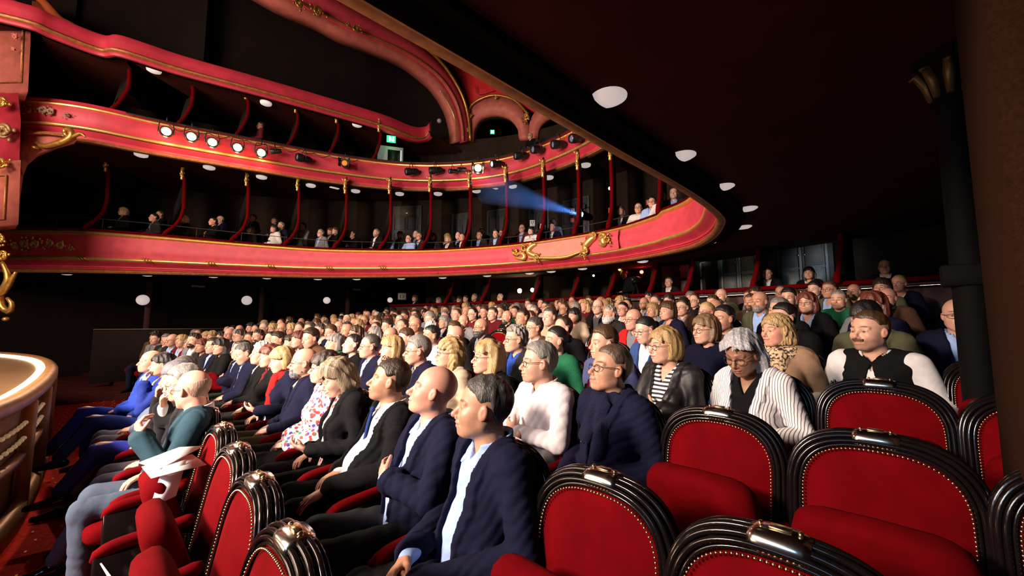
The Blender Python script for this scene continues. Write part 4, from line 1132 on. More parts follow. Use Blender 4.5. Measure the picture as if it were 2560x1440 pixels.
# (row, Y, level of detail, label, spec)
HERO = [
 (1, 1.25, 0, 'man with short dark greying hair in navy blazer nearest the camera, hands clasped', dict(hair='short', garment='jacket', arms=('clasp', 'clasp'), old=1, jaw=1.08, nose=1.12, wide=1.03, stubble=.25, yaw=-.05, pitch=-.06, V=(1.02, .56, .085), open=.062, lean=-.02, fat=.01, ht=.009, c=cc('tan', 'greying'))),
 (1, 1.78, 0, 'bald man in navy jacket with arms crossed, beside the man nearest the camera', dict(hair='bald', garment='jacket', arms=('cross', 'crossu'), old=1, nose=1.15, wide=1.04, yaw=.0, pitch=-.16, V=(1.02, .58, .085), open=.055, lean=-.10, fat=.015, c=cc('ruddy', 'grey'))),
 (1, 2.31, 0, 'dark haired man in black suit with white shirt and blue tie', dict(hair='short', garment='jacket', arms=('knee', 'lap'), nose=1.1, stubble=.45, yaw=.02, pitch=-.06, tie=1, V=(1.02, .52, .12), open=.095, lean=-.12, fat=.04, c=cc('tan', 'dark brown', 'black', 'white', 'black', tie=(.012, .03, .13)))),
 (1, 2.84, 0, 'woman with wavy grey blond hair looking down, floral top under black jacket', dict(fem=1, hair='wavy', garment='jacket', arms=('phone', 'lap'), yaw=.25, pitch=.42, collar=False, V=(1.03, .60, .08), open=.06, c=cc('pale', 'grey', 'black', 'white', 'black', hair=(.30, .23, .15)), mats={'shirt': FLORAL2}, lean=.02)),
 (1, 3.36, 0, 'woman with brown bob and yellow glasses in white blouse with floral sleeves', dict(fem=1, hair='bob', garment='blouse', arms=('lap', 'lap'), yaw=.1, pitch=.05, glasses='rect', lowz=1, c=cc('pale', 'dark brown', 'white', 'white', 'black', glasses='beige'), mats={'blouse': FLORAL}, lean=-.05)),
 (1, 3.90, 0, 'bald topped man with grey sides, glasses and short grey beard in navy jacket', dict(hair='fringe', beard='full', bt=.004, garment='jacket', arms=('lap', 'lap'), glasses='rect', yaw=.05, pitch=.02, V=(1.02, .66, .06), c=cc('ruddy', 'greying', 'navy', 'beige', 'olive', beard='grey'), lean=-.04)),
 (1, 4.45, 1, 'woman with layered blond hair wearing a red scarf', dict(fem=1, hair='bob', garment='jacket', arms=('phone', 'lap'), scarf=1, pitch=.2, yaw=.05, c=cc('pale', 'blond', 'navy', 'white', scarf='red'), lean=.0)),
 (1, 4.98, 1, 'woman with long dark red hair between the blond and the white haired ones', dict(fem=1, hair='long', garment='jacket', arms=('lap', 'lap'), yaw=.2, c=cc('fair', 'auburn', 'black', 'burgundy'))),
 (1, 5.50, 1, 'man with bushy white hair in black jacket in the second row', dict(hair='spiky', ht=.022, garment='jacket', arms=('lap', 'lap'), V=(1.02, .6, .06), yaw=.0, c=cc('ruddy', 'white', 'black', 'white'), lean=-.06)),
 (1, 6.02, 1, 'man with cropped greying hair looking down in navy suit', dict(hair='short', ht=.008, garment='jacket', arms=('lap', 'lap'), V=(1.02, .55, .06), pitch=.35, c=cc('fair', 'greying', 'navy', 'light blue'))),
 (1, 6.54, 1, 'dark haired man in navy suit and light blue shirt beside an empty red seat', dict(hair='short', garment='jacket', arms=('cross', 'crossu'), V=(1.02, .6, .06), c=cc('ruddy', 'dark brown', 'navy', 'light blue'), lean=-.06)),
 (1, 7.6, 1, 'woman with long black hair and folded arms in dark jacket beyond the empty seat', dict(fem=1, hair='long', garment='jacket', arms=('cross', 'crossu'), c=cc('fair', 'black', 'black', 'black', 'black'))),
 (1, 8.1, 1, 'dark haired man in navy suit left of the woman with folded arms', dict(hair='short', garment='jacket', arms=('lap', 'lap'), c=cc('fair', 'dark brown', 'navy', 'light blue'))),
 (0, 3.50, 0, 'bald man with dark glasses in teal jacket in front row, hand raised', dict(hair='fringe', ht=.004, garment='jacket', arms=('fist', 'lap'), glasses='rect', yaw=-.45, pitch=.05, V=(1.02, .60, .07), open=.03, c=cc('ruddy', 'greying', 'teal', 'white', hair=(.40, .26, .19), trousers=(.06, .08, .12)), legs='down', lean=-.02, dx=.0)),
 (0, 4.02, 0, 'man with thick grey hair resting chin on hand in front row', dict(hair='short', ht=.020, garment='jacket', arms=('lap', 'chin'), glasses='rect', yaw=.15, pitch=.12, c=cc('fair', 'grey', 'charcoal', 'white', trousers=(.07, .06, .085)), legs='out', lean=.06, dx=.06)),
 (0, 4.60, 1, 'person in grey knitted cap and bright blue trousers in front row', dict(hair='cap', ht=.016, garment='sweater', arms=('lap', 'chin'), pitch=.15, c=cc('fair', 'grey', 'charcoal', 'white', trousers=(.03, .04, .36), hair=(.12, .11, .14)), legs='crossed', lean=.04, dx=.05)),
 (0, 5.25, 1, 'large grey bearded man in light grey blue suit in front row', dict(hair='short', beard='full', bw=1.1, fat=.05, garment='jacket', arms=('lap', 'lap'), V=(1.02, .6, .08), c=cc('ruddy', 'greying', 'grey', 'light blue', trousers=(.20, .21, .27), jacket=(.10, .12, .19), beard='grey'), legs='out', lean=-.16, dx=.0)),
 (0, 5.90, 1, 'dark haired woman holding hand to mouth in blue jacket in front row', dict(fem=1, hair='bob', garment='jacket', arms=('chin', 'lap'), c=cc('fair', 'black', 'navy', 'white', trousers=(.02, .04, .20), jacket=(.015, .03, .20)), legs='crossed', lean=-.04, dx=-.03)),
 (0, 6.55, 1, 'bald man in bright blue suit at far end of the front row', dict(hair='fringe', ht=.004, garment='jacket', arms=('lap', 'lap'), c=cc('ruddy', 'grey', 'blue', 'white', trousers=(.02, .045, .32), jacket=(.02, .05, .38)), legs='crossed', lean=-.06, dx=-.10)),
 (2, 1.17, 0, 'man in dark glasses and thick navy scarf looking upward', dict(hair='short', ht=.010, garment='coat', arms=('lap', 'lap'), glasses='rect', scarf=1, old=1, yaw=.12, pitch=-.12, roll=.0, c=cc('tan', 'greying', 'navy', 'navy', 'black', scarf=(.012, .012, .034), hair=(.12, .075, .05)), lean=-.06)),
 (2, 1.69, 0, 'grey haired man with glasses in cream shirt, arms folded, looking left', dict(hair='short', ht=.016, garment='shirt', arms=('cross', 'crossu'), glasses='rect', old=1, stubble=.3, wide=1.03, c=cc('fair', 'grey', 'white', 'white', 'charcoal', shirt=(.56, .50, .52)), vneck=.05, lean=-.03)),
 (2, 2.21, 0, 'woman with long straight blond hair and dark glasses behind the bald man', dict(fem=1, hair='long', garment='jacket', arms=('lap', 'lap'), glasses='rect', fringe=.072, c=cc('fair', 'blond', 'black', 'black'), pitch=-.05)),
 (2, 2.73, 0, 'woman with curly blond hair and glasses in beige jacket', dict(fem=1, hair='longcurly', garment='jacket', arms=('lap', 'lap'), glasses='rect', fx=.02, c=cc('fair', 'blond', 'beige', 'white'), pitch=-.1)),
 (2, 3.25, 1, 'man with wavy grey hair and glasses in thick navy coat', dict(hair='short', ht=.024, garment='coat', arms=('lap', 'lap'), glasses='rect', nose=1.1, c=cc('ruddy', 'grey', 'navy', 'grey'), V=(1.02, .74, .06))),
 (2, 3.77, 1, 'woman with straight blond bob touching her face behind the wavy haired one', dict(fem=1, hair='bob', garment='jacket', arms=('chin', 'lap'), c=cc('pale', 'blond', 'charcoal', 'white'))),
 (2, 4.29, 1, 'man with receding dark hair and black glasses in navy jacket, third row', dict(hair='recede', garment='jacket', arms=('lap', 'lap'), glasses='rect', c=cc('ruddy', 'greying', 'navy', 'light blue'))),
 (2, 4.81, 1, 'woman with short black hair looking up in black top', dict(fem=1, hair='short', garment='sweater', arms=('lap', 'lap'), pitch=-.2, c=cc('pale', 'black', 'black', 'black'))),
 (2, 5.33, 1, 'woman with streaked short hair and green collar', dict(fem=1, hair='bob', ht=.016, garment='sweater', scarf=1, arms=('lap', 'lap'), c=cc('fair', 'grey', 'black', 'black', scarf='green'))),
 (3, .67, 0, 'woman with long silver hair and round glasses looking down, white pinstriped blazer', dict(fem=1, hair='long', garment='jacket', arms=('phone', 'phone'), glasses='round', lipstick=1, locks=1, pitch=.36, yaw=.35, fringe=.080, fx=.012, part=.01, collar=False, V=(1.02, .60, .085), open=.05, c=cc('brown', 'grey', 'white', 'black', 'charcoal', hair=(.42, .42, .44)), mats={'jacket': PINSTRIPE}, skin=1, lean=.06)),
 (3, 1.19, 0, 'woman with short blond hair and dark glasses in black leather jacket', dict(fem=1, hair='bob', ht=.018, garment='jacket', arms=('cross', 'crossu'), glasses='rect', collar=False, V=(1.02, .62, .085), open=.05, fx=.035, c=cc('fair', 'blond', 'black', 'white', hair=(.40, .25, .10)), mats={'jacket': LEATHER, 'shirt': TEE}, pitch=.04, yaw=-.03, pl={'shirt': 'black and white striped top'})),
 (3, 1.71, 1, 'man with brown hair looking up, half hidden by the scarf wearer', dict(hair='short', ht=.016, garment='shirt', arms=('lap', 'lap'), c=cc('fair', 'brown', 'navy', 'blue', shirt=(.06, .07, .16)), lean=.02, dx=.02)),
 (3, 2.23, 1, 'dark haired woman in green sweater with white collar', dict(fem=1, hair='bun', garment='sweater', collar=1, arms=('lap', 'lap'), c=cc('fair', 'black', 'green', 'green'), pitch=-.08)),
 (3, 2.75, 1, 'man with grey curly hair and glasses behind the cream shirted one', dict(hair='spiky', ht=.02, garment='jacket', arms=('lap', 'lap'), glasses='rect', c=cc('fair', 'grey', 'charcoal', 'blue'))),
 (3, 3.79, 1, 'bald man with thin glasses in fourth row above the blond women', dict(hair='bald', garment='jacket', arms=('lap', 'lap'), glasses='rect', c=cc('ruddy', 'brown', 'black', 'white'))),
 (3, 4.31, 1, 'man with trimmed black hair and open light collar in fourth row', dict(hair='short', stubble=.5, garment='shirt', arms=('lap', 'lap'), c=cc('tan', 'black', 'white', 'light blue'))),
 (4, .17, 0, 'bearded young man in black quilted vest and white sleeves beside the pillar', dict(hair='short', ht=.010, garment='vest', beard='moustache', arms=('rest', 'rest'), stubble=.7, wide=1.03, yaw=.02, V=(1.03, .96, .05), open=.0, cuff=True, collar=False, c=cc('fair', 'brown', 'black', 'white', 'black'), lean=-.03)),
 (4, .69, 0, 'woman with short tousled blond hair, leopard scarf and tan jacket', dict(fem=1, hair='curly', ht=.012, fx=.04, curl=.006, garment='jacket', arms=('lap', 'lap'), scarf=1, old=1, c=cc('ruddy', 'blond', 'beige', 'grey', jacket=(.26, .16, .10)), mats={'scarf': LEOPARD}, V=(1.02, .7, .05))),
 (4, 1.21, 1, 'woman with smooth light brown bob and glasses in navy hooded top', dict(fem=1, hair='bob', garment='sweater', arms=('lap', 'lap'), glasses='round', c=cc('fair', 'brown', 'navy', 'navy', hair=(.20, .12, .06)))),
 (4, 1.75, 1, 'young woman with black hair and glasses in blue denim jacket', dict(fem=1, hair='bun', garment='jacket', arms=('lap', 'lap'), glasses='rect', pitch=.2, c=cc('pale', 'black', 'blue', 'white', jacket=(.03, .07, .20)))),
 (4, 2.8, 1, 'man with receding brown hair in dark top, fifth row', dict(hair='recede', garment='sweater', stubble=.3, arms=('lap', 'lap'), c=cc('fair', 'dark brown', 'black', 'black'))),
 (4, 4.3, 1, 'bald man with glasses and full dark grey beard', dict(hair='bald', beard='full', bt=.012, garment='jacket', arms=('lap', 'cross'), glasses='rect', c=cc('tan', 'greying', 'black', 'grey'))),
 (5, .22, 1, 'man in flat black cap and olive coat behind the vest wearer', dict(hair='cap', ht=.022, garment='coat', arms=('lap', 'lap'), pitch=.2, c=cc('fair', 'black', 'olive', 'black'))),
 (5, .80, 1, 'smiling young man with dark swept back hair and dark coat', dict(hair='short', ht=.020, garment='coat', arms=('lap', 'lap'), stubble=.3, yaw=-.1, c=cc('fair', 'black', 'black', 'black'))),
 (5, 1.32, 1, 'man with black fringe in orange brown light, sixth row', dict(hair='short', ht=.018, garment='sweater', stubble=.4, arms=('lap', 'lap'), c=cc('tan', 'black', 'brown', 'black'))),
 (6, 1.0, 1, 'grey haired bearded man in light blue shirt and black jacket', dict(hair='short', beard='full', bt=.004, ht=.016, garment='jacket', arms=('lap', 'lap'), c=cc('fair', 'grey', 'black', 'light blue', beard='white'), V=(1.02, .7, .08))),
 (5, 2.35, 1, 'bald man with thin glasses wearing a red jacket', dict(hair='bald', garment='jacket', arms=('lap', 'lap'), glasses='rect', c=cc('ruddy', 'brown', 'red', 'grey'))),
 (4, 1.0+2.26, 1, 'man in brown jacket and white shirt with grey hair looking left', dict(hair='short', ht=.012, garment='jacket', arms=('lap', 'lap'), glasses='rect', c=cc('fair', 'greying', 'brown', 'white'))),
 (6, 3.2, 1, 'man with long grey beard and black waistcoat in crowd centre', dict(hair='spiky', beard='full', bt=.022, garment='jacket', arms=('lap', 'lap'), c=cc('ruddy', 'grey', 'charcoal', 'charcoal', beard='white'))),
]
taken = {}
for i, (r, Y, lod, label, sp) in enumerate(HERO):
    s = seat(r, Y); s.x += sp.get('dx', 0); sp['seed'] = i+3
    if sp['c']['skin'] == SK['brown']: sp['browc'] = (.4, .3, .3)
    a_ = turn(s.x, s.y); sp['yaw'] = sp.get('yaw', 0)-a_*.62
    person(sp, lod, label, s, PI-a_*.30, 1.)
    taken.setdefault(r, []).append(Y)
# ---- archetypes for the rest
ARCH = []
def arch(sx, garment, hair, lod=2, **k):
    d = dict(fem=sx == 'f', garment=garment, hair=hair, seed=len(ARCH)+40, c=cc(), **k); d.setdefault('arms', ('lap', 'lap')); ARCH.append((d, lod)); return d
for hz, kw in (('short', dict()), ('short', dict(glasses='rect', ht=.016)), ('bald', dict(glasses='rect')), ('recede', dict()), ('fringe', dict(ht=.006, beard='full', bt=.005)), ('spiky', dict(ht=.014, beard='full', bt=.006)), ('short', dict(ht=.02, pitch=.15, yaw=.1))):
    arch('m', 'jacket', hz, **kw, V=(1.02, .62, .075), open=.03)
arch('m', 'sweater', 'short', arms=('cross', 'crossu')); arch('m', 'shirt', 'recede', glasses='round', arms=('cross', 'crossu'))
for hz, kw in (('bob', dict()), ('long', dict()), ('wavy', dict(glasses='rect')), ('longcurly', dict()), ('bun', dict(glasses='round'))):
    arch('f', 'jacket', hz, **kw, V=(1.02, .62, .075), open=.04, collar=False)
arch('f', 'blouse', 'bob', ht=.016, vneck=.08, pitch=.12); arch('f', 'sweater', 'long', fringe=.07)
nA = len(ARCH); PROT = []; LOW = []
def proto(d, lod):
    P = figure(d, lod); out = []
    for k_, q in P.items():
        for V, F, T in (q if isinstance(q, list) else [q]):
            if not len(V): continue
            if k_ == 'body' and T is None: T = np.ones((len(V), 3))
            out.append((k_, mesh_of(k_, V, F, PARTMAT[k_], True, T)))
    return out
for d, lod in ARCH: PROT.append(proto(d, lod))
ORD = ['first', 'second', 'third', 'fourth', 'fifth', 'sixth', 'seventh', 'eighth', 'ninth', 'tenth', 'eleventh', 'twelfth', 'thirteenth', 'fourteenth', 'fifteenth', 'sixteenth', 'seventeenth', 'eighteenth', 'nineteenth', 'twentieth', 'twenty-first', 'twenty-second', 'twenty-third', 'twenty-fourth', 'twenty-fifth', 'twenty-sixth', 'twenty-seventh', 'twenty-eighth', 'twenty-ninth', 'thirtieth']
HN = {'bald': 'bald', 'fringe': 'balding', 'recede': 'receding'}
def look(k, r_):
    d = ARCH[k][0]; fem = d['fem']
    h = r_.choice(['black', 'dark brown', 'dark brown', 'brown', 'grey', 'white', 'greying', 'brown'] if not fem else ['black', 'dark brown', 'brown', 'blond', 'blond', 'grey', 'auburn'])
    j = r_.choice(['navy', 'black', 'black', 'charcoal', 'navy', 'charcoal', 'brown', 'grey', 'black', 'burgundy', 'olive', 'beige'] if d['garment'] == 'jacket' else ['navy', 'black', 'burgundy', 'light blue', 'green', 'grey', 'charcoal', 'beige', 'charcoal'])
    s = r_.choice(['white', 'light blue', 'white', 'grey', 'black', 'light blue'])
    c = cc(r_.choice(['fair', 'pale', 'ruddy', 'tan', 'fair', 'ruddy']), h, j, s, r_.choice(['black', 'charcoal', 'navy']))
    if d['garment'] == 'shirt': c['shirt'] = CC[j]
    m = r_.uniform(.8, 1.2); c['hair'] = tuple(min(1, q*m) for q in c['hair'])
    hn = HN.get(d['hair'], h+' haired'); nm = ('woman' if fem else 'man')
    return c, '%s %s in %s %s' % (hn, nm, j, d['garment'])
def spawn(k, c, label, loc, rz, sc, group=None, glow=None):
    root = thing('person', label, 'person', loc, rz, group); root.scale = (sc,)*3
    for k_, me in PROT[k]:
        col = {'body': c['skin'], 'beard': c['hair']}.get(k_, c.get(k_, c['top'])); ob(k_, me, root, col)
    return root
r_ = random.Random(11)
EMPTY = {0: [1.27, 1.81, 2.34, 2.88], 1: [.25, .75, 7.07], 2: [.12, .65, -.38], 3: [.14, -.37, 3.27], 4: [2.27], 5: [2.87, 4.9]}
slots = []
for r in range(1, 11):
    y = .20+.52*((r*7) % 5-2)*.12; n_ = 0
    if r >= 5: y -= .0
    Ys = [y+.52*k for k in range(27) if y+.52*k < 13.9-.10*max(0, 5-r)]
    occ = taken.get(r, [])+EMPTY.get(r, []); lim = max(occ) if occ else 0
    for Y in Ys:
        if any(abs(Y-q) < .50 for q in occ): continue
        if r <= 4 and Y < 2: continue
        slots.append((r, Y))
slots.sort(key=lambda q: (q[0], q[1]))
NIND = 205
dist = sorted(slots, key=lambda q: -proj((row_x(q[0], q[1])-.15, q[1], 1.1+.1*q[0]))[2]); far = set(dist[:max(0, len(slots)-NIND)])
cnt = {}; far_list = []; groups_in_row = {}
for r, Y in slots:
    k = r_.randrange(nA); c, txt = look(k, r_); s = seat(r, Y); sc = r_.uniform(.96, 1.05)
    s.x += r_.uniform(-.05, .05)-.02; s.y += r_.uniform(-.03, .03); rz = PI-turn(s.x, s.y)*.8+r_.uniform(-.16, .16)
    if (r, Y) in far: far_list.append((k, c, s, rz, sc)); continue
    cnt[r] = cnt.get(r, len([q for q in taken.get(r, []) if q < Y+9])*0)+1
    n_ = 1+sum(1 for q in taken.get(r, []) if q < Y)+sum(1 for (rr, yy) in slots if rr == r and yy < Y)
    spawn(k, c, '%s, %s row, %s spectator from the right' % (txt, ORD[r], ORD[n_-1]), s, rz, sc)
# the farthest heads of the crowd, too small to tell apart, as one object
Vs = {}; 
lowp = []
for k in range(0, nA, 2):
    d = dict(ARCH[k][0]); d['glasses'] = None; lowp.append((k, figure(d, 3)))
acc = {}
for k, c, s, rz, sc in far_list:
    P = lowp[(k//2) % len(lowp)][1]; R = np.array(Matrix.Rotation(rz, 3, 'Z'))*sc
    for k_, q in P.items():
        if isinstance(q, list): continue
        V, F, T = q
        if not len(V) or isinstance(F, list): continue
        kk = {'body': 'skin'}.get(k_, 'hair' if k_ in ('hair', 'beard') else 'cloth'); A = acc.setdefault('all', [[], [], [], [], 0])
        col = {'skin': c['skin'], 'hair': c['hair']}.get(kk, c.get(k_, c['top']))
        A[0].append(V@R.T+np.array(s)); A[1].append(F+A[4]); A[2].append((T if T is not None else 1)*np.tile(np.array(col), (len(V), 1))); A[3].append(np.full(len(F), 0)); A[4] += len(V)
if acc:
    A = acc['all']; fm = mat('far_crowd', (1, 1, 1), rough=.75, attr=True)
    o = mk('seated_spectators', np.concatenate(A[0]), np.concatenate(A[1]), fm, None, True, np.concatenate(A[2]))
    tag(o, 'distant mass of seated spectators at the far back rows of the stalls', 'spectators', kind='stuff')
# ---- chairs
for r, L in EMPTY.items():
    for q, Y in enumerate(sorted(L)):
        if r == 0: lab = 'empty red velvet seat in front row, %s' % ['nearest the camera', 'second from the camera, white card on seat', 'third from the camera', 'fourth from camera, beside the bald man in teal'][q]
        else: lab = {(1, .25): 'large empty red armchair cut by bottom edge of the photo', (1, .75): 'empty red armchair right of the man with clasped hands', (1, 7.07): 'empty red seat between two navy suited groups',
                     (2, .12): 'widest empty red armchair, nearest to the silver haired woman on her right', (2, .65): 'empty red armchair in front of the silver haired woman', (2, -.38): 'empty armchair half hidden at lower right by brown pillar',
                     (3, .14): 'empty red armchair in front of the man in black vest', (3, -.37): 'empty armchair at right edge partly behind brown pillar', (3, 3.27): 'empty red seat seen beyond the wavy grey haired man',
                     (4, 2.27): 'empty red seat behind the scarf wearer', (5, 2.87): 'empty red seat near the bald man in red jacket', (5, 4.9): 'empty red seat in the middle of the crowd'}[(r, Y)]
        chair_obj(lab, seat(r, Y), up=True, arms=(1, -1) if (r, Y) in ((0, 1.27), (1, .25), (2, -.38), (3, -.37)) else (1,) if r else (1, -1) if q == 0 else (-1,))
for r, y in ((3, -.9), (4, -.35)): chair_obj('dark red armchair lost in shadow behind the brown pillar, %s row' % ORD[r], seat(r, y))
for i, (r, Y, lod, label, sp) in enumerate(HERO):
    s = seat(r, Y)
    if r <= 2 and Y < 5.4 or (r, Y) in ((3, .67), (3, 1.19), (4, .17), (4, .69)): chair_obj('lacquer framed red armchair under the '+' '.join(label.split()[:10]), s, up=False, detail=2 if r < 3 and Y < 3.5 else 1, arms=(-1,) if r else (1,))
    else: plain_chair('red chair under the '+' '.join(label.split()[:11]), s)
for r, Y in slots:
    plain_chair('red theatre chair hidden beneath a spectator in the crowded rows', seat(r, Y), group='chairs hidden by the seated crowd')
# ---- spectators on the balconies and in the rear boxes
P1 = PT[1]; NN1 = nrmls(P1)
def on_tier(P, NN, u, v, back, lo, hi):
    """where a head seen at u, v would be, a step behind the rail"""
    Q = np.array([(p[0]-n[0]*back, p[1]-n[1]*back, p[2]) for p, n in zip(P, NN)])
    i = min(range(lo, hi), key=lambda j: abs(proj(Q[j])[0]-u)); x, y = Q[i][0], Q[i][1]
    for _ in range(3):
        d_ = (x+y)*.70711; p = at(u, v, a=d_)
        Tn = np.array((NN[i][1], -NN[i][0])); A_ = np.array([[ray(u, v).x, -Tn[0]], [ray(u, v).y, -Tn[1]]]); s_ = np.linalg.solve(A_, Q[i][:2])
    rr = ray(u, v); return Vector((rr.x*s_[0], rr.y*s_[0], rr.z*s_[0]+CAMZ)), math.atan2(NN[i][1], NN[i][0])
BAL = [(308, 530, .55, 12, 'blond', 'black'), (385, 545, .45, 0, 'black', 'charcoal'), (400, 538, 1.0, 3, 'brown', 'black'), (459, 549, .45, 12, 'blond', 'black'), (533, 555, .45, 7, 'black', 'black'), (551, 550, 1.0, 2, 'brown', 'navy'),
       (626, 576, .35, 15, 'dark brown', 'charcoal'), (632, 546, 1.1, 0, 'brown', 'charcoal'), (687, 552, 1.1, 9, 'dark brown', 'black'), (686, 572, .35, 14, 'black', 'white'), (703, 566, .7, 1, 'grey', 'navy'), (741, 587, .35, 9, 'brown', 'olive'), (757, 567, .8, 7, 'black', 'white'),
       (802, 584, .4, 1, 'grey', 'grey'), (826, 580, .9, 12, 'brown', 'black'), (838, 578, .9, 10, 'brown', 'black'), (874, 583, .8, 2, 'grey', 'charcoal'), (881, 587, .4, 7, 'greying', 'black'), (941, 583, .45, 5, 'grey', 'black'), (969, 592, .35, 8, 'black', 'light blue'),
       (1000, 588, .9, 10, 'brown', 'charcoal'), (1022, 598, .35, 8, 'dark brown', 'light blue'), (1040, 587, .9, 3, 'grey', 'charcoal'), (1048, 592, .6, 13, 'grey', 'charcoal'), (1083, 593, .5, 11, 'brown', 'charcoal'), (1118, 594, .8, 12, 'blond', 'beige'), (1120, 600, .35, 9, 'blond', 'black'),
       (1146, 590, .8, 3, 'brown', 'charcoal'), (1156, 594, .4, 0, 'brown', 'black'), (1199, 589, .5, 0, 'dark brown', 'charcoal'), (1206, 580, 1.1, 6, 'brown', 'black'), (1240, 585, .5, 6, 'black', 'charcoal'), (1255, 583, 1., 9, 'brown', 'burgundy'), (1274, 587, .8, 2, 'grey', 'black'),
       (1305, 572, .8, 2, 'grey', 'burgundy'), (1328, 578, .4, 14, 'black', 'white'), (1357, 567, .7, 1, 'black', 'charcoal'), (1380, 569, .4, 0, 'dark brown', 'navy'), (1383, 558, 1.1, 8, 'brown', 'white'),
       (1551, 528, .4, 10, 'brown', 'black'), (1596, 522, .4, 8, 'greying', 'white'), (1630, 507, .4, 1, 'black', 'light blue'), (1656, 494, .4, 8, 'black', 'white'), (1684, 485, .4, 3, 'brown', 'charcoal')]
zslab = 2.93+.62
for i, (u, v, back, k, h, j) in enumerate(BAL):
    p, an = on_tier(P1, NN1, u, v, .66+max(0, back-.45)*1.1, 0, TURN)
    d = ARCH[k][0]; c = cc(r_.choice(['fair', 'pale', 'ruddy']), h, j, 'white' if j in ('black', 'navy') else 'light blue', 'black')
    if d['garment'] == 'shirt': c['shirt'] = CC[j]
    hn = HN.get(d['hair'], h+' haired'); yaw = an*.25+PI*.75 if False else None
    f_ = Vector((-.96, -.28)); rz = math.atan2(f_.y, f_.x)
    loc = (p.x-f_.x*.125, p.y-f_.y*.125, p.z-1.15)
    near = 'front' if back < .6 else 'second line'
    spawn(k, c, '%s %s in %s, %s person from stage on lowest balcony' % (hn, 'woman' if d['fem'] else 'man', j, ORD[i] if i < 30 else ('thirty-' if i < 39 else 'forty-')+ORD[(i-30 if i < 39 else i-40)] if i != 39 else 'fortieth'), loc, rz, 1.)
BOX = [(1037, 746, 12.2, 10, 'brown', 'black', 'standing alone by the dark left wall'), (1097, 752, None, 14, 'grey', 'red', 'in red sweater at left end of the rear rail'), (1134, 746, None, 0, 'brown', 'black', 'first of four in a row behind the rear rail'), (1148, 750, None, 11, 'dark brown', 'black', 'second of four in a row behind the rear rail'), (1165, 748, None, 6, 'brown', 'black', 'third of four in a row behind the rear rail'), (1186, 744, None, 5, 'grey', 'navy', 'fourth of four in a row, pale shirt, behind the rear rail'),
       (1250, 744, None, 8, 'grey', 'charcoal', 'left of the two bright lamps'), (1672, 706, None, 0, 'brown', 'black', 'in white shirt right of the camera crew'), (1918, 684, None, 6, 'black', 'black', 'tilting his head left of the grey double doors'), (2012+10, 684, None, 10, 'black', 'black', 'in black headscarf before the grey double doors'), (2212, 668, None, 2, 'black', 'black', 'with glasses at the right end of the rear rail')]
for i, (u, v, Y, k, h, j, txt) in enumerate(BOX):
    X = 9.75-((4-2)**2)/60; p = at(u, v, X=9.85) if u > 1300 else at(u, v, a=(14.6 if u > 1060 else 15.2))
    if 1060 < u <= 1300:
        for _ in range(6): p = at(u, v, X=rx(p.y)+.55)
    elif u > 1300:
        for _ in range(6): p = at(u, v, X=rx(p.y)+.55)
    c = cc('fair', h, j, 'white', 'black'); d = ARCH[k][0]
    if d['garment'] == 'shirt': c['shirt'] = CC[j]
    loc = (p.x+.125, p.y, p.z-1.15); spawn(k, c, '%s %s' % ('woman' if d['fem'] else 'man', txt), loc, PI, 1.)
p = at(2395, 790, X=4.65); spawn(2, cc('fair', 'grey', 'navy', 'light blue'), 'bald man in light blue shirt between black column and brown pillar', (p.x+.125, p.y, p.z-1.15), PI, 1.0)
p = at(1327, 342, a=14.2); spawn(2, cc('fair', 'grey', 'black', 'black'), 'lone bald spectator in the middle balcony under the small arch', (p.x+.1, p.y, p.z-1.15), PI, 1.)
p = at(655, 315, a=11.9); spawn(3, cc('ruddy', 'dark brown', 'burgundy', 'burgundy'), 'lone dim spectator in box above the lit spotlights', (p.x+.1, p.y, p.z-1.15), PI-.3, 1.)
# ------------------------------------------------------------------ lamps, spotlights, signs
def disc_lamp_mesh(r=.125, h=.075):
    m = MB().lathe([(r*.86, 0), (r, -.004), (r, -.024), (r*.965, -.030), (r*.95, -h*.62), (r*.72, -h*.86), (r*.35, -h*.97), (.004, -h)], n=28)
    return mesh_of('diffuser', m.v, m.f, LAMPW, True), mesh_of('base_ring', MB().lathe([(r*1.02, .012), (r*1.04, -.004), (r*.9, -.012)], n=28).v, MB().lathe([(r*1.02, .012), (r*1.04, -.004), (r*.9, -.012)], n=28).f, mat('lamp_base', (.5, .45, .42), rough=.5), True)
DL = disc_lamp_mesh(); DLs = disc_lamp_mesh(.15, .08)
def disc(p, label, group, ms=DL, sc=1.):
    t = thing('ceiling_lamp', label, 'lamp', tuple(p), 0, group); t.scale = (sc,)*3
    ob('diffuser', ms[0], t); ob('base_ring', ms[1], t); return t
near = [(1520, 228), (1703, 378), (1805, 457), (1867, 513), (1857, 560), (1792, 597), (1695, 626)]
for k, (u, v) in enumerate(near): disc(at(u, v, h=1.50), 'round white ceiling lamp under the near balcony, %s from the camera' % ('largest, nearest' if k == 0 else ORD[k]), 'lamps under the near balcony')
for k, u in enumerate((1585, 1437, 1368, 1312, 1206, 1098, 990, 884, 779, 657, 514, 344, 141)):
    i = pidx(PT[1], u, 0, TURN); n_ = nrmls(PT[1])[i]; p = PT[1][i]
    disc((p[0]-n_[0]*.32, p[1]-n_[1]*.32, p[2]+.02), 'white lamp peeping below the lip of lowest balcony, %s from the right' % ORD[k], 'lamps under the lowest balcony')
for k, (u, v) in enumerate(((353, 385), (523, 417), (654, 441), (777, 462), (889, 476), (999, 483), (1095, 483), (1191, 476), (1281, 464), (1372, 442), (1464, 411))):
    disc(at(u, v, h=4.59), 'round white lamp under the middle balcony, %s from the left' % ORD[k], 'lamps under the middle balcony', DLs, 1.0)
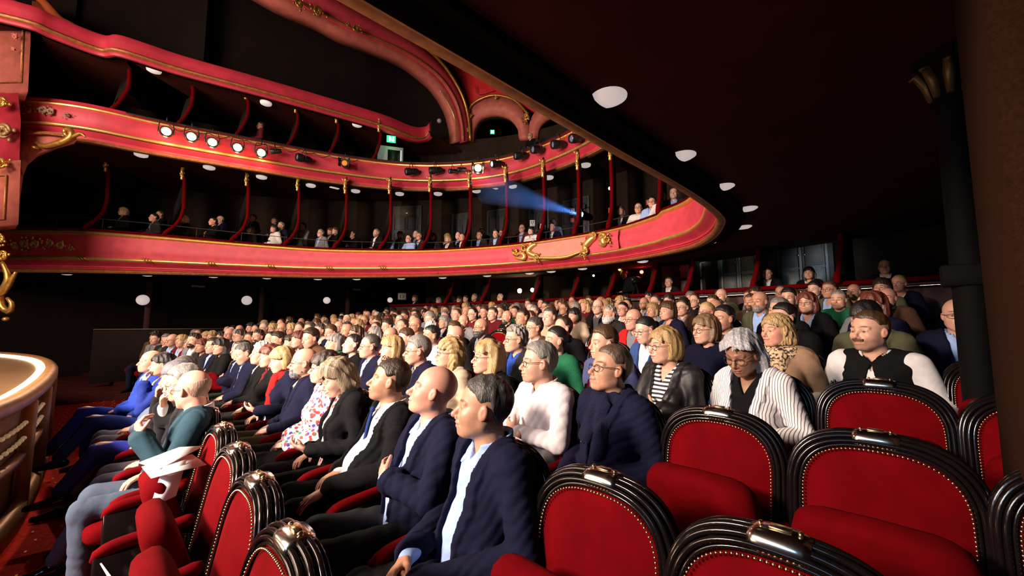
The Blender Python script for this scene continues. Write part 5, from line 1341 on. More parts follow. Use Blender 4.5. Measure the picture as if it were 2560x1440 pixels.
for k, (u, v) in enumerate(((385, 173), (665, 256), (893, 310))): disc(at(u, v, h=6.68), 'round white lamp under the top balcony, %s from the left' % ORD[k], 'lamps under the top balcony', DLs, 1.05)
for k, (u, v) in enumerate(((836, 469), (1235, 469))):
    p = at(u, v, h=4.6); t = MB().box((0, 0, 0), (.30, .12, .05), bev=.01).build('emergency_light', LAMPW); t.location = p; tag(t, 'small white rectangular emergency light, %s of the two under middle balcony' % ('left' if k == 0 else 'right'), 'light')
for k, (u, v) in enumerate(((496, 716), (892, 724), (1672, 568+0))):
    if k == 2: continue
    p = at(u, v, Y=19.46) if k == 0 else at(u, v, Y=19.46); t = MB().box((0, 0, 0), (.42, .06, .08), bev=.01).build('emergency_light', mat('dim_white', (.35, .31, .30), rough=.5)); t.location = p; tag(t, 'dim white bar light on the dark left wall, %s one' % ('left' if k == 0 else 'right'), 'light')
# globes on the dark wall
def globe(p, r, label, group=None, m_=None):
    t = thing('wall_globe', label, 'lamp', tuple(p), 0, group); MB().ball((0, 0, 0), r, 20, 14).build('globe', m_ or LAMPW, t, smooth='all')
    q = Vector((p[0], p[1], 0)).normalized()*r*.9; MB().tube([q*.9, q*1.5], r*.35, 10).build('wall_bracket', BLACK, t); return t
for k, (u, v, px) in enumerate(((357, 750, 20), (617, 751, 20), (817, 751, 16), (975, 750, 13))):
    p = at(u, v, Y=18.0) if u < 700 else at(u, v, a=px and {817: 15.5, 975: 17.0}[u]); globe(p, px/2/1000*p.length*.95, 'white globe lamp on the black left wall, %s from the left' % ORD[k], 'globes on the black left wall')
dimg = mat('dim_globe', (.30, .24, .22), rough=.5, emit=(1, .85, .8), estr=.04)
for u, v, a_, r, l in ((338, 46, 14.5, .17, 'dim round lamp high on the upper left wall'), (640, 160, 14.5, .13, 'dim round lamp on the upper wall left of the green sign'), (1098, 302, 16, .09, 'faint round lamp inside the large arch'), (1240, 287, 16, .05, 'faint small lamp inside the small arch'), (236, 92, 12.2, .17, 'round lamp with ochre glow on the top balcony edge')):
    globe(at(u, v, a=a_), r, l, None, dimg if l[0] != 'r' else RIB)
globe(at(1525, 471, a=9.6), .045, 'little white globe near the ceiling of lowest balcony', None, LAMPW)
globe(at(200, 402, a=12.5), .12, 'pale round sensor on the bracket arm beside proscenium', None, mat('pale_plastic', (.4, .36, .33)))
# theatre spotlights
bulb = mat('hot_lens', (1, .9, .7), emit=(1, .80, .45), estr=60)
def spot(p, aim, label, lit=False, sc=1., group='spotlights on the middle balcony', kind=0, lens=None):
    t = thing('spotlight', label, 'spotlight', tuple(p), 0, group)
    R = Vector(aim).to_track_quat('X', 'Z').to_matrix()
    L_ = .34*sc; r = .085*sc
    prof = [(.0, -L_*.5), (r*.7, -L_*.5), (r, -L_*.32), (r, L_*.10), (r*1.15, L_*.14), (r*1.15, L_*.44), (r*1.05, L_*.5), (r*.9, L_*.5), (r*.88, L_*.42)]
    Rz = R @ Matrix.Rotation(PI/2, 3, 'Y')
    MB().lathe(prof, n=14, R=Rz).build('housing', BLACK, t, smooth=True)
    MB().lathe([(r*.86, L_*.40), (r*.6, L_*.45), (.003, L_*.47)], n=14, R=Rz).build('lens', bulb if lit else (lens or mat('cold_lens', (.15, .17, .30), rough=.05, spec=1.)), t, smooth=True)
    y = MB(); pts = [R @ Vector((0, s*r*1.25, z)) for s, z in ((-1, -.02), (-1, .10*sc), (-.8, .19*sc), (.8, .19*sc), (1, .10*sc), (1, -.02))]
    y.tube(pts, .010*sc, 6); y.tube([R @ Vector((0, 0, .19*sc)), R @ Vector((0, 0, .27*sc))], .014*sc, 6); y.build('yoke', BLACK, t)
    if kind == 1:
        for s in (-1, 1): MB().box(tuple(R @ Vector((L_*.62, s*r*1.2, 0))), (.12*sc, .008, .2*sc), R=R @ Matrix.Rotation(s*.35, 3, 'Z')).build('barn_door', BLACK, t)
    return t
lit = [(415, 331), (478, 344), (530, 358), (593, 371), (652, 384)]
for k, (u, v) in enumerate(lit):
    i = pidx(PT[2], u, 0, 120); n_ = nrmls(PT[2])[i]; P_ = PT[2][i]; p = Vector(to_plane(u, v, (P_[0]+n_[0]*.28, P_[1]+n_[1]*.28), (n_[1], -n_[0])))
    spot(p, (-p.x*.6+.0, -p.y*.75, -2.6), 'blazing lit spotlight, %s from the left on the middle balcony' % ORD[k], True, 1.45)
    l_ = light('spot_glow', 'POINT', p+Vector((n_[0]*.06, n_[1]*.06, -.24)), 11, (1, .60, .28), size=.06)
dark = [(690, 378, 0), (760, 397, 0), (863, 411, 1), (1030, 429, 0), (1090, 426, 0), (1133, 428, 0), (1155, 424, 0), (1243, 410, 0), (1303, 389, 0), (1345, 374, 0), (1397, 361, 0), (1442, 347, 0)]
nmz = ['small black spotlight right of the five lit ones', 'black spotlight with twin slots, alone left of the amber one', 'square amber lit flood lamp with barn doors', 'black spotlight with bluish lens, left end of the right group', 'long black spotlight, second of the right group', 'short black spotlight with two small white bulbs', 'black spotlight left of the glaring one', 'black spotlight with pale glowing lens right of the glaring one', 'black spotlight, fourth from the right end', 'black spotlight, third from the right end', 'black spotlight, second from the right end', 'black spotlight at the right end beside the gold edge']
for k, (u, v, kd) in enumerate(dark):
    i = pidx(PT[2], u, 0, 125); n_ = nrmls(PT[2])[i]; P_ = PT[2][i]; p = Vector(to_plane(u, v, (P_[0]+n_[0]*.30, P_[1]+n_[1]*.30), (n_[1], -n_[0])))
    aim = (-1, .25 if k % 2 else .45, -.22) if k != 1 else (-1, -.1, -.05)
    spot(p, aim if k != 2 else (-p.x-2, -p.y, -2), nmz[k], k == 7 and False, .95*1.35 if k not in (0, 5, 6) else .85, kind=kd, lens=mat('amber_lens', (.4, .12, .02), emit=(1, .28, .03), estr=.5) if k == 2 else mat('warm_lens', (.9, .7, .6), emit=(1, .8, .7), estr=2.5) if k == 7 else None)
i = pidx(PT[2], 1193, 0, 125); n_ = nrmls(PT[2])[i]; P_ = PT[2][i]; p = Vector(to_plane(1195, 424, (P_[0]+n_[0]*.30, P_[1]+n_[1]*.30), (n_[1], -n_[0])))
spot(p, (-p.x*.8, -p.y*.8, -2), 'glaring lit spotlight in the middle of the right group', True, 1.6, kind=1); light('spot_glow', 'POINT', p+Vector((n_[0]*.06, n_[1]*.06, -.26)), 9, (1, .85, .55), size=.06)
# rigging bar and loose cables of the spotlights
rb = thing('rigging_bar', 'thin dark pipe holding the spotlights along the middle balcony', 'pipe', (0, 0, 0))
band('pipe', PT[2][28:128], [(.20+.022*math.cos(a), .88+.022*math.sin(a)) for a in np.linspace(0, 2*PI, 7)[:-1]], BLACK, rb)
cb = MB(); Q = PT[2]; Nq = nrmls(Q)
for j in range(34, 66, 3):
    a_, b_ = Q[j]-np.array((0, 0, .09)), Q[j+3]-np.array((0, 0, .09)); cb.tube(crom([(a_[0]+Nq[j][0]*.2, a_[1]+Nq[j][1]*.2, a_[2]+.88), ((a_[0]+b_[0])/2+Nq[j][0]*.24, (a_[1]+b_[1])/2+Nq[j][1]*.24, a_[2]+.76+.04*(j % 2)), (b_[0]+Nq[j][0]*.2, b_[1]+Nq[j][1]*.2, b_[2]+.88)], 8), .010, 5)
cb.build('cable', BLACK, rb, smooth='all')['kind'] = 'stuff'
# thin safety rails above the balconies
RAILM = mat('dark_rail', (.03, .026, .024), rough=.35)
def rail(P, prof, nm, label, lo, hi, posts=0):
    t = thing('safety_rail', label, 'railing', tuple(P[(lo+hi)//2]))
    Pz = P[lo:hi].copy(); Pz[:, 2] += prof[0][1]*(hk(P)[lo:hi]-1); band('handrail', Pz, prof, RAILM, t)
    m_ = MB(); Nn = nrmls(P)
    for j in range(lo+4, hi-2, 9): q = P[j]+np.array((0, 0, prof[0][1]*(hk(P)[j]-1))); MB().tube([(q[0]-Nn[j][0]*.06, q[1]-Nn[j][1]*.06, q[2]+prof[0][1]-.32), (q[0]-Nn[j][0]*.06, q[1]-Nn[j][1]*.06, q[2]+prof[0][1])], .008, 5).build('post', RAILM, t)
    put_at(t)
rail(PT[1], [(-.06+.011*math.cos(a), 1.46+.011*math.sin(a)) for a in np.linspace(0, 2*PI, 7)[:-1]], 0, 'thin dark safety rail above the cushion of lowest balcony', 4, TURN-6)
for kk, dz in enumerate((1.20, 1.38)): rail(PT[2], [(-.5-kk*.5+.015*math.cos(a), dz+.015*math.sin(a)) for a in np.linspace(0, 2*PI, 7)[:-1]], 0, '%s pale thin rail behind the right half of middle balcony' % ('lower' if kk == 0 else 'upper'), 84, 140)
# stepped dark front of the upper seating behind the middle balcony
V, F = sweep(PT[2][86:], [(-.5, .6), (-.6, 1.0), (-1.4, 1.05), (-1.5, 1.35), (-2.4, 1.4), (-2.5, 1.6)], False); ug = mk('seat_terrace', V, F, mat('terrace_brown', (.05, .02, .014), rough=.8), None, False); tag(ug, 'dark stepped seating terrace behind the right half of middle balcony', 'seating')
# follow spot with its blue beam
fp = at(1465, 541, a=11.3); ft = fp+Vector((-6.0, .9, .30))
spot(fp, tuple(ft-fp), 'bluish white projector lamp shining its beam from lowest balcony', False, 1.3, None, lens=mat('blue_hot', (1, 1, 1), emit=(.45, .75, 1), estr=25))
light('projector_glow', 'POINT', fp+(ft-fp).normalized()*.38, 4, (.4, .65, 1), size=.05)
bd = (ft-fp).normalized(); Lb = 3.4; Rb = bd.to_track_quat('Z', 'Y').to_matrix()
hz = bpy.data.materials.new('lit_haze'); hz.use_nodes = True; N_ = hz.node_tree.nodes; N_.remove(N_['Principled BSDF'])
vs = N_.new('ShaderNodeVolumeScatter'); vs.inputs['Color'].default_value = (.6, .75, 1, 1); vs.inputs['Density'].default_value = .10; vs.inputs['Anisotropy'].default_value = .3
hz.node_tree.links.new(vs.outputs[0], N_['Material Output'].inputs['Volume'])
hb = MB().lathe([(.05, .30), (.09, .5), (.42, Lb), (.34, Lb+.1)], n=20, R=Rb).build('light_beam', hz, None); hb.location = fp
tag(hb, 'hazy blue light beam widening leftward from the projector', 'light beam', kind='stuff')
light('projector_beam', 'SPOT', fp+bd*.33, 1100, (.12, .35, 1), ft, .03, spot=.30, blend=.7)
# crew lamps in the rear boxes, red light, bright small lamps
def bare(u, v, a_, r, col, estr, label, pw=0, lc=None):
    p = at(u, v, a=a_); t = thing('small_lamp', label, 'lamp', tuple(p)); MB().ball((0, 0, 0), r, 12, 9).build('bulb', mat('bulb_%s' % label.split()[0], col, emit=col, estr=estr), t, smooth='all')
    MB().tube([(.06, .02, -.03), (.14, .05, -.20)], .012, 6).build('holder', BLACK, t)
    if pw: light('lamp_glow', 'POINT', p+Vector((-.12, -.05, 0)), pw, lc or col, size=.04)
bare(1299, 727, 13.2, .075, (1, .80, .42), 30, 'yellowish bright bare lamp, left of a pair above the crowd', 5); bare(1331, 725, 13.2, .065, (1, .80, .42), 30, 'warm bright bare lamp, right of a pair above the crowd', 5)
bare(1604, 680, 11.2, .05, (1, .03, .02), 22, 'red glowing signal lamp in the camera crew box', 5); bare(1549, 674, 11.2, .035, (1, .45, .08), 8, 'orange small lamp at the left of crew box', .6)
bare(1634, 683, 11.2, .03, (.6, .35, 1), 1.2, 'violet tiny lamp right of the red one', 0); bare(1484, 689, 12.2, .035, (1, .85, .75), 2.5, 'pinkish tiny lamp on the back wall', 0); bare(1727, 702, 11.2, .05, (.6, .35, .3), .5, 'dull round lamp left of a curved partition', 0)
bare(1048, 198, 16, .035, (1, 1, 1), 1, 'white speck lamp high inside the large arch', 0)
# television camera with its operator in the rear box
cp_ = at(1590, 700, a=10.9); t = thing('video_camera', 'television camera on tripod in the dark crew box', 'camera', tuple(cp_))
MB().box((0, 0, 0), (.36, .15, .18), bev=.02).build('camera_body', BLACK, t); MB().lathe([(.05, 0), (.05, .16), (.07, .18), (.07, .24)], n=12, R=Matrix.Rotation(-PI/2, 3, 'Y')).build('lens', BLACK, t)
for a in (0, 2.1, 4.2): MB().tube([(0, 0, -.09), (.28*math.cos(a), .28*math.sin(a), -.9)], .016, 6).build('leg', BLACK, t)
c_ = cc('fair', 'black', 'black', 'black', 'black'); pq = at(1562, 684, a=11.1); spawn(0, c_, 'camera operator in black inside the red lit box', (pq.x+.12, pq.y, pq.z-1.15), PI-.2, 1.)
# signs
def sign(u, v, w_, h_, label, m_, a_=None, P0_=None, marks=None, name='sign', Yw=None, cat='sign'):
    p = at(u, v, a=a_) if a_ else at(u, v, Y=Yw); q = Vector((p.x, p.y, 0)).normalized(); rz = math.atan2(q.y, q.x)
    t = thing(name, label, cat, tuple(p), rz); MB().box((0, 0, 0), (.03, w_, h_), bev=.006).build('plate', m_, t)
    if marks:
        for (y, z, a, b, mm) in marks: MB().box((-.018, y, z), (.006, a, b)).build('mark', mm, t)
    return t
SGREEN = mat('exit_green', (.02, .45, .12), emit=(.03, .85, .25), estr=1.6); SWH = mat('exit_white', (1, 1, 1), emit=(.8, 1, .85), estr=2.2)
GR = lambda w_, h_: [(w_*.18, .0, w_*.10, h_*.7, SWH), (w_*.05, h_*.12, w_*.22, h_*.14, SWH), (-w_*.22, .0, w_*.16, h_*.72, SWH), (0, -h_*.15, w_*.28, h_*.12, SWH)]
sign(828, 196, .24, .22, 'green exit sign high on the dark upper wall', SGREEN, a_=15, marks=GR(.24, .22)); sign(516, 292, .22, .10, 'small green exit sign in a box of the middle balcony', SGREEN, a_=12.6, marks=GR(.22, .10))
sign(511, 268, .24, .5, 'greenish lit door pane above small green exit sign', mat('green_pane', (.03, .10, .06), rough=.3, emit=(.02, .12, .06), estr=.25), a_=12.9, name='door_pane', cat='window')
sign(978, 348, .30, .24, 'glowing green exit sign over the doorway of middle balcony', SGREEN, a_=13.4, marks=GR(.3, .24)); light('exit_glow', 'POINT', at(978, 352, a=13.15), 1.6, (.25, 1, .15), size=.08)
sign(1231, 330, .17, .17, 'green exit sign within the small arch', SGREEN, a_=15.8, marks=GR(.17, .17))
sign(1757, 650, .22, .30, 'bright greenish white lamp sign above the box partition', mat('sign_hot', (1, 1, 1), emit=(.85, 1, .8), estr=5), a_=11.0, marks=[(.05, 0, .04, .2, SGREEN), (-.05, -.05, .05, .1, SGREEN)]); light('sign_glow', 'POINT', at(1757, 655, a=10.8), 1.5, (.8, 1, .8), size=.05)
sign(1500, 661, .24, .10, 'small lit white blue sign just below lowest balcony', mat('sign_blue', (.7, .85, 1), emit=(.6, .8, 1), estr=2.2), a_=12.8, marks=[(.07, 0, .03, .06, BLACK), (0, 0, .03, .06, BLACK), (-.06, 0, .05, .02, BLACK)])
sign(1005, 741, .30, .26, 'small framed pale notice on the dark left wall', mat('notice', (.20, .19, .15), rough=.6), a_=15.3, marks=[(-.05, 0, .07, .12, DOORP), (.06, 0, .05, .12, DOORP)])
WP = mat('white_notice', (.75, .76, .8), rough=.6); RP = mat('red_notice', (.62, .05, .03), rough=.6)
for u, v, m_, l in ((1430, 529, WP, 'white notice with black pictograms above a red one on balcony wall'), (1430, 551, RP, 'red notice below the white one left of projector'), (1331, 558, WP, 'white notice with pictograms low on the balcony wall'), (1528, 526, RP, 'red notice right of the projector'), (1529, 546, WP, 'white notice below the red one right of projector'), (1622, 506, RP, 'red notice behind heads near the gold edge')):
    bm_ = BLACK if m_ is WP else mat('notice_white', (.8, .75, .75), rough=.6); s_ = 1.25 if m_ is WP else 1
    a0 = at(u, v, a=12.6 if u < 1500 else 11.2)
    sign(u, v, .16, .16*s_, l, m_, a_=12.6 if u < 1500 else 11.2, marks=[(.035, .02*s_, .018, .09, bm_), (-.035, .02*s_, .018, .09, bm_), (0, .05, .05, .012, bm_), (0, -.05*s_, .09, .012, bm_), (0, -.01, .018, .05, bm_)])
# open doorway beside the glowing sign; wall and jamb emit to look lit
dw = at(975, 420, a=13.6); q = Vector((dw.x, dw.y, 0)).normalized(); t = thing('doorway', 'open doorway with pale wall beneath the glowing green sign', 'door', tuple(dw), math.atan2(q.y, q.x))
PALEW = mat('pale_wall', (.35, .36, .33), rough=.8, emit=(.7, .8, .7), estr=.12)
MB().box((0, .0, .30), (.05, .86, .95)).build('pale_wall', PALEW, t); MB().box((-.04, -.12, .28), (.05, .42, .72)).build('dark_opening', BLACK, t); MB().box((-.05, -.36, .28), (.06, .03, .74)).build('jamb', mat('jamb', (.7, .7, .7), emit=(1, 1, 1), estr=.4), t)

# ------------------------------------------------------------------ proscenium pier on the left edge
def pt(u, v, a_): return at(u, v, a=a_)
pr = thing('proscenium_pier', 'pink paneled pier with gilt carvings at the left edge', 'pillar', (-2.0, 14.2, -.1))
def slabpx(px, a_, th, name, m_, parent, bev=0):
    A_ = [pt(u, v, a_) for u, v in px]; q = Vector((-.16, .987, 0))*th; n = len(A_)
    V = [tuple(p_) for p_ in A_]+[tuple(p_+q) for p_ in A_]; return mk(name, V, [tuple(range(n)), tuple(range(2*n-1, n-1, -1))]+[(i, i+n, (i+1) % n+n, (i+1) % n) for i in range(n)], m_, parent, False)
ap = 8.6
slabpx([(-260, -40), (-4, -20), (78, 22), (76, 110), (70, 228), (-260, 240)], ap, .8, 'upper_shaft', SALMON, pr)
slabpx([(-260, -20), (0, 0), (78, 20), (78, 34), (60, 42), (0, 20), (-260, 0)], ap-.1, .3, 'upper_cornice', REDV, pr)
slabpx([(-2, 5), (58, 38), (64, 48), (0, 28)], ap-.14, .1, 'gilt_cornice', GOLD, pr)
slabpx([(-260, 240), (45, 232), (52, 300), (48, 420), (-260, 430)], ap+.05, .7, 'middle_shaft', REDP, pr)
slabpx([(-260, 420), (52, 400), (46, 560), (-260, 585)], ap, .8, 'lower_shaft', SALMON, pr)
for px in ([(-60, 60), (58, 70), (52, 205), (-60, 210)], [(-30, 440), (16, 438), (10, 548), (-30, 552)]): MB().tube([tuple(pt(u, v, ap-.03)) for u, v in px], .022, 6, closed=True).build('panel_molding', RIB, pr, smooth='all')
u2 = (.7071, -.7071); dp = (-.7071, -.7071)
for k, (u, v, s_, m_) in enumerate(((12, 258, .28, GOLD), (18, 330, .36, mat('worn_gilding', (.34, .20, .085), rough=.55, metal=.5, noise=(18., .5, .5))), (10, 410, .26, GOLD), (8, 600, .22, GOLD), (14, 640, .24, GOLD), (44, 95, .12, SALMON), (40, 125, .10, SALMON))):
    cartouche(pt(u, v, ap-.12), u2, s_, 'gilt_carving', pr, 31+k, m_, dp)
cv = scroll([tuple(pt(u, v, ap-.1)) for u, v in ((6, 655), (20, 690), (14, 715), (0, 735), (4, 765), (24, 780), (30, 760), (18, 745))], .07); scroll([tuple(pt(u, v, ap-.15)) for u, v in ((40, 680), (26, 705), (12, 730), (-4, 740))], .05, cv)
cv.ball(tuple(pt(15, 798, ap)), (.06, .06, .05), 8, 6); cv.build('hanging_scroll', GOLD, pr, smooth='all')
# bracket: pink curve rising to the underside of the middle balcony
br_ = [(46, 560), (48, 500), (56, 440), (70, 405), (100, 382), (150, 362), (192, 352)]
slabpx([(18, 560), (22, 480), (30, 400), (40, 350), (60, 325), (190, 333), (192, 350), (150, 362), (100, 382), (72, 405), (58, 440), (50, 500), (46, 560)], ap+.5, .35, 'bracket_arch', SALMON, pr)
gs = scroll([tuple(pt(u, v, ap+.4)) for u, v in ((92, 356), (110, 366), (150, 358), (178, 342), (176, 325), (160, 326), (166, 340))], .075); scroll([tuple(pt(u, v, ap+.4)) for u, v in ((60, 336), (110, 333), (160, 340))], .03, gs); scroll([tuple(pt(u, v, ap+.4)) for u, v in ((176, 346), (200, 334), (214, 342))], .045, gs)
gs.ball(tuple(pt(88, 370, ap+.4)), (.08, .08, .05), 8, 6); gs.build('gilt_scroll', GOLD, pr, smooth='all')
os_ = scroll([tuple(pt(u, v, ap+.7)) for u, v in ((90, -6), (112, 8), (130, 30), (150, 52), (180, 66), (215, 88))], .12); os_.build('ochre_volute', mat('orange_ochre', (.38, .08, .02), rough=.6), pr, smooth='all')
slabpx([(80, 2), (100, 4), (128, 34), (150, 58), (190, 78), (120, 66), (80, 45)], ap+.9, .2, 'volute_ground', mat('orange_ochre', (.38, .08, .02), rough=.6), pr)
put_at(pr)
# gilded leaves along the balcony fronts
def on_front(P, u, zf, out, hi):
    i = pidx(P, u, 0, hi); n_ = nrmls(P)[i]; p = P[i]; return (p[0]+n_[0]*out, p[1]+n_[1]*out, p[2]+zf*hk(P)[i]), (n_[1], -n_[0]), n_
for k, (u, zf, s_) in enumerate(((70, .68, .26), (100, .70, .28), (130, .72, .26), (160, .66, .22), (50, .66, .2), (185, .60, .14))):
    c, ua, n_ = on_front(PT[1], u, zf, .13, TURN); o = cartouche(c, ua, s_, 'gilt_leaves', None, 50+k, mat('dull_gilding', (.75, .48, .20), rough=.5, metal=.5, noise=(20., .5, .5)), n_); o.parent = b1; o.matrix_parent_inverse = b1.matrix_world.inverted()
for k, (u, zf, s_) in enumerate(((80, .66, .2), (110, .68, .2), (140, .66, .18), (170, .62, .14))):
    c, ua, n_ = on_front(PT[2], u, zf, .08, 120); o = cartouche(c, ua, s_, 'gilt_leaves', None, 70+k, mat('grey_gilding', (.25, .15, .10), rough=.6, metal=.3), n_); o.parent = b2; o.matrix_parent_inverse = b2.matrix_world.inverted()
for k, u in enumerate((215, 380, 535, 680, 825, 960)):
    c, ua, n_ = on_front(PT[1], u, .34, .14, TURN); m_ = MB(); w_ = .16
    for s in (-1, 0, 1): m_.tube([(c[0]+ua[0]*(s*.07-.05), c[1]+ua[1]*(s*.07-.05), c[2]-.05), (c[0]+ua[0]*(s*.07+.05)+n_[0]*.02, c[1]+ua[1]*(s*.07+.05)+n_[1]*.02, c[2]+.06)], [.018, .024], 6)
    o = m_.build('ribbon_wrap', GOLD, None, smooth='all'); o.parent = b1; o.matrix_parent_inverse = b1.matrix_world.inverted()
# cartouche panel on the bow of the lowest balcony
pa = []
i0, i1 = pidx(PT[1], 1282, 0, TURN), pidx(PT[1], 1565, 0, TURN); V = []; F = []; n = 30; NN = nrmls(PT[1])
for j in range(n+1):
    f_ = i0+(i1-i0)*j/n; i = int(f_); p = PT[1][i]*(1-f_+i)+PT[1][i+1]*(f_-i); n_ = NN[i]; t_ = j/n
    lo_ = .30+.03*math.cos(t_*6.28); 
    for z_, o_ in ((.36, .16), (.50, .17), (.70, .19), (.90, .17), (.98, .15)): V.append((p[0]+n_[0]*o_, p[1]+n_[1]*o_, p[2]+z_*HK[1][i]))
for j in range(n):
    for k in range(4): F.append((j*5+k, j*5+5+k, j*5+6+k, j*5+1+k))
o = mk('bow_panel', V, F, REDL, None, True); o.parent = b1; o.matrix_parent_inverse = b1.matrix_world.inverted()
V = []; F = []; i0, i1 = pidx(PT[1], 1335, 0, TURN), pidx(PT[1], 1480, 0, TURN)
for j in range(n+1):
    f_ = i0+(i1-i0)*j/n; i = int(f_); p = PT[1][i]*(1-f_+i)+PT[1][i+1]*(f_-i); n_ = NN[i]; t_ = j/n
    z0 = .46-.13*math.sin(PI*t_)**.6+.0; z1 = .95
    for q in range(5): z_ = z0+(z1-z0)*q/4; V.append((p[0]+n_[0]*.205, p[1]+n_[1]*.205, p[2]+z_*HK[1][i]))
for j in range(n):
    for k in range(4): F.append((j*5+k, j*5+5+k, j*5+6+k, j*5+1+k))
o = mk('shield_panel', V, F, mat('pale_salmon', (.62, .20, .15), rough=.6, noise=(5., .2)), None, True); o.parent = b1; o.matrix_parent_inverse = b1.matrix_world.inverted()
def front_px(px, r, name, m_=GOLDL, out=.23):
    pts = []
    for u, zf in px: c, ua, n_ = on_front(PT[1], u, zf, out, TURN); pts.append(c)
    o = scroll(pts, r*1.35).build(name, m_, None, smooth='all'); o.parent = b1; o.matrix_parent_inverse = b1.matrix_world.inverted()
front_px([(1352, .94), (1338, .90), (1334, .72), (1340, .56), (1352, .50), (1346, .58)], .055, 'gilt_scroll'); front_px([(1302, .50), (1316, .44), (1318, .60), (1306, .66), (1300, .58)], .045, 'gilt_scroll')
front_px([(1335, .44), (1365, .40), (1395, .34), (1425, .33), (1452, .40), (1475, .48)], .03, 'gilt_scroll'); front_px([(1492, 1.0), (1500, .90), (1488, .78), (1480, .60), (1474, .48), (1462, .42)], .065, 'gilt_scroll')
front_px([(1508, .62), (1520, .58), (1528, .70), (1518, .80), (1508, .74)], .055, 'gilt_scroll')
for k, (u, zf, s_) in enumerate(((1300, .74, .16), (1316, .82, .14), (1352, .44, .14), (1478, .46, .18), (1524, .82, .16), (1540, .68, .14), (1344, .95, .1), (1500, .95, .12))):
    c, ua, n_ = on_front(PT[1], u, zf, .2, TURN); o = cartouche(c, ua, s_*1.5, 'gilt_leaves', None, 90+k, GOLD, n_); o.parent = b1; o.matrix_parent_inverse = b1.matrix_world.inverted()

# ------------------------------------------------------------------ stage apron, bottom left
sg = thing('stage_apron', 'curved gilded stage front with glowing footlight rim at lower left', 'stage', (-1.4, 6, -.1))
rimpx = [(-160, 1075), (0, 1016), (60, 985), (105, 950), (122, 922), (108, 903), (70, 893), (0, 886), (-120, 880)]
rim = crom([tuple(at(u, v, h=-.56)) for u, v in rimpx], 60)
def roff(P, prof, nm, m_, closed=True):
    Nn = -nrmls(P)*-1; V = []; F = []; k = len(prof)
    T = np.gradient(P[:, :2], axis=0); T /= np.linalg.norm(T, axis=1)[:, None]; Nn = np.stack([T[:, 1], -T[:, 0]], 1)
    for p, n_ in zip(P, Nn):
        for o_, z_ in prof: V.append((p[0]+n_[0]*o_, p[1]+n_[1]*o_, p[2]+z_))
    for i in range(len(P)-1):
        for j in range(k if closed else k-1): F.append((i*k+j, i*k+k+j, i*k+k+(j+1) % k, i*k+(j+1) % k))
    return mk(nm, V, F, m_, sg, True)
STG = mat('stage_gilding', (.30, .14, .04), rough=.5, metal=.45, noise=(7., .4, .4)); GLOW = mat('footlight_strip', (1, .85, .6), emit=(1, .72, .42), estr=5)
V = [tuple(q) for q in rim]+[(-5.5, 12, rim[0][2]), (-5.5, 2, rim[0][2])]; mk('stage_floor', [(q[0], q[1], q[2]-.02) for q in V], [tuple(range(len(V)))], WOOD, sg, False)
roff(rim, [(-.10, -.02), (-.10, .012), (-.03, .012), (-.03, -.02)], 'footlight_strip', GLOW)
roff(rim, [(-.03, -.03), (-.03, .03), (.03, .045), (.075, .02), (.08, -.04), (.04, -.08)], 'upper_rim', STG)
roff(rim, [(.03, -.08), (.0, -.12), (-.02, -.98)], 'front_panel', STG, False)
roff(rim, [(.0, -.52), (.05, -.50), (.05, -.46), (.0, -.44)], 'middle_band', STG); roff(rim, [(.0, -.98), (.08, -.98), (.08, -.84), (.02, -.80)], 'base_band', STG)
BL = mat('bulb_bead', (.8, .66, .42), rough=.3, metal=.3, emit=(1, .75, .4), estr=.10)
T = np.gradient(rim[:, :2], axis=0); T /= np.linalg.norm(T, axis=1)[:, None]; Nr = np.stack([T[:, 1], -T[:, 0]], 1)
for z_ in (-.22, -.34):
    pp = crom(rim[:38], 64); 
    for q in range(64):
        j = min(37, int(q*38/64)); MB().ball((pp[q][0]+Nr[j][0]*.03, pp[q][1]+Nr[j][1]*.03, pp[q][2]+z_), .017, 8, 6).build('bead', BL, sg, smooth='all')
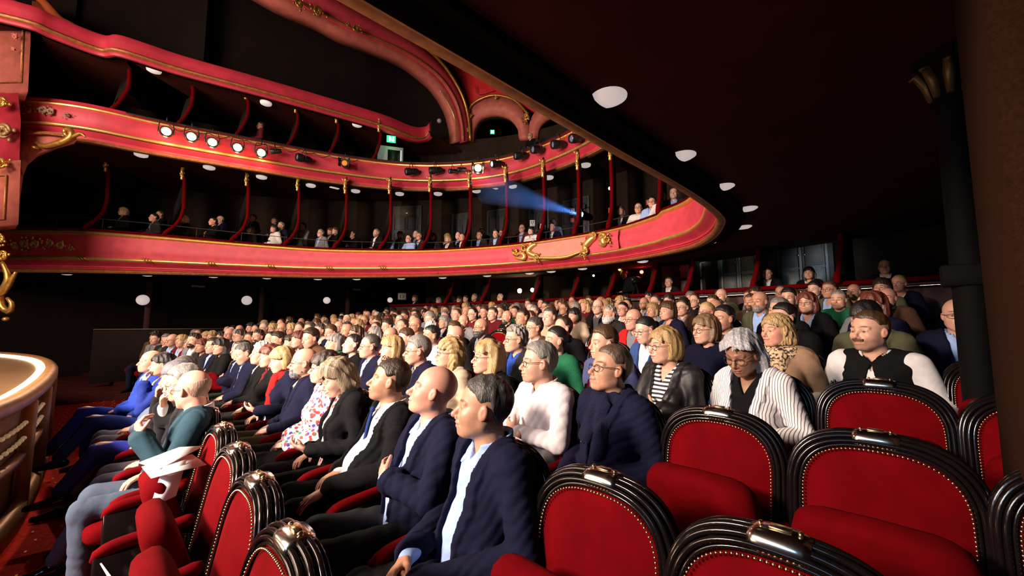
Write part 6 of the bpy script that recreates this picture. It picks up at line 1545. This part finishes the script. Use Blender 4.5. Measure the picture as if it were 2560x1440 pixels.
for j in range(2, 40, 6): p = rim[j]; MB().box((p[0]+Nr[j][0]*.03, p[1]+Nr[j][1]*.03, p[2]-.5), (.10, .10, .9), R=Matrix.Rotation(math.atan2(Nr[j][1], Nr[j][0]), 3, 'Z'), bev=.02).build('pilaster', STG, sg)
put_at(sg); light('footlight', 'AREA', (-1.6, 5.6, 1.6), 25, (1, .72, .42), (-.7, 5.8, .9), 1.2, .2)
# ------------------------------------------------------------------ papers on the front seats
def paper(pts, label, name='paper_sheet', marks=True, th=.004):
    n = len(pts); P_ = [Vector(p_) for p_ in pts]; nv = (P_[1]-P_[0]).cross(P_[2]-P_[0]).normalized()*th
    V = [tuple(p_) for p_ in P_]+[tuple(p_+nv) for p_ in P_]
    o = mk(name, V, [tuple(range(n)), tuple(range(2*n-1, n-1, -1))]+[(i, i+n, (i+1) % n+n, (i+1) % n) for i in range(n)], PAPER, None, False); tag(o, label, 'paper')
    return o
zs = seat(0, 2.88); bx, by, bz = zs.x-.27, zs.y, zs.z+.845
def pp(*q): return [(bx+.05+a*.62, by-.05+b*.75, bz+c) for a, b, c in q]
paper(pp((-.16, -.20, .005), (.20, -.14, .006), (.14, .14, .02), (-.20, .10, .01)), 'white printed sheet lying lowest on the front row seat')
paper(pp((-.10, -.05, .012), (.22, .12, .06), (.06, .26, .05), (-.22, .12, .03)), 'folded white sheet lying uppermost on the front row seat')
paper(pp((-.16, -.26, -.12), (.0, -.22, -.10), (.08, -.02, .03), (-.08, -.06, .02)), 'small white leaflet hanging over the seat edge below the sheets')
for k, Y in enumerate((1.81, 1.27)):
    s = seat(0, Y); c = Vector((s.x-.345, s.y+.02, s.z+.70)); u_ = Vector((-.05, .26, .02)); v_ = Vector((-.10, .02, .19))
    o = paper([c-u_/2-v_/2, c+u_/2-v_/2, c+u_/2+v_/2, c-u_/2+v_/2], 'white reservation card tucked on the folded seat, %s' % ('second from camera' if k == 0 else 'nearest the camera'), 'seat_card')
s = seat(1, .75); c = Vector((s.x-.52, s.y+.30, s.z+.50)); paper([c, c+Vector((.0, .03, .22)), c+Vector((.12, -.16, .02))], 'white paper corner poking up at the bottom edge')
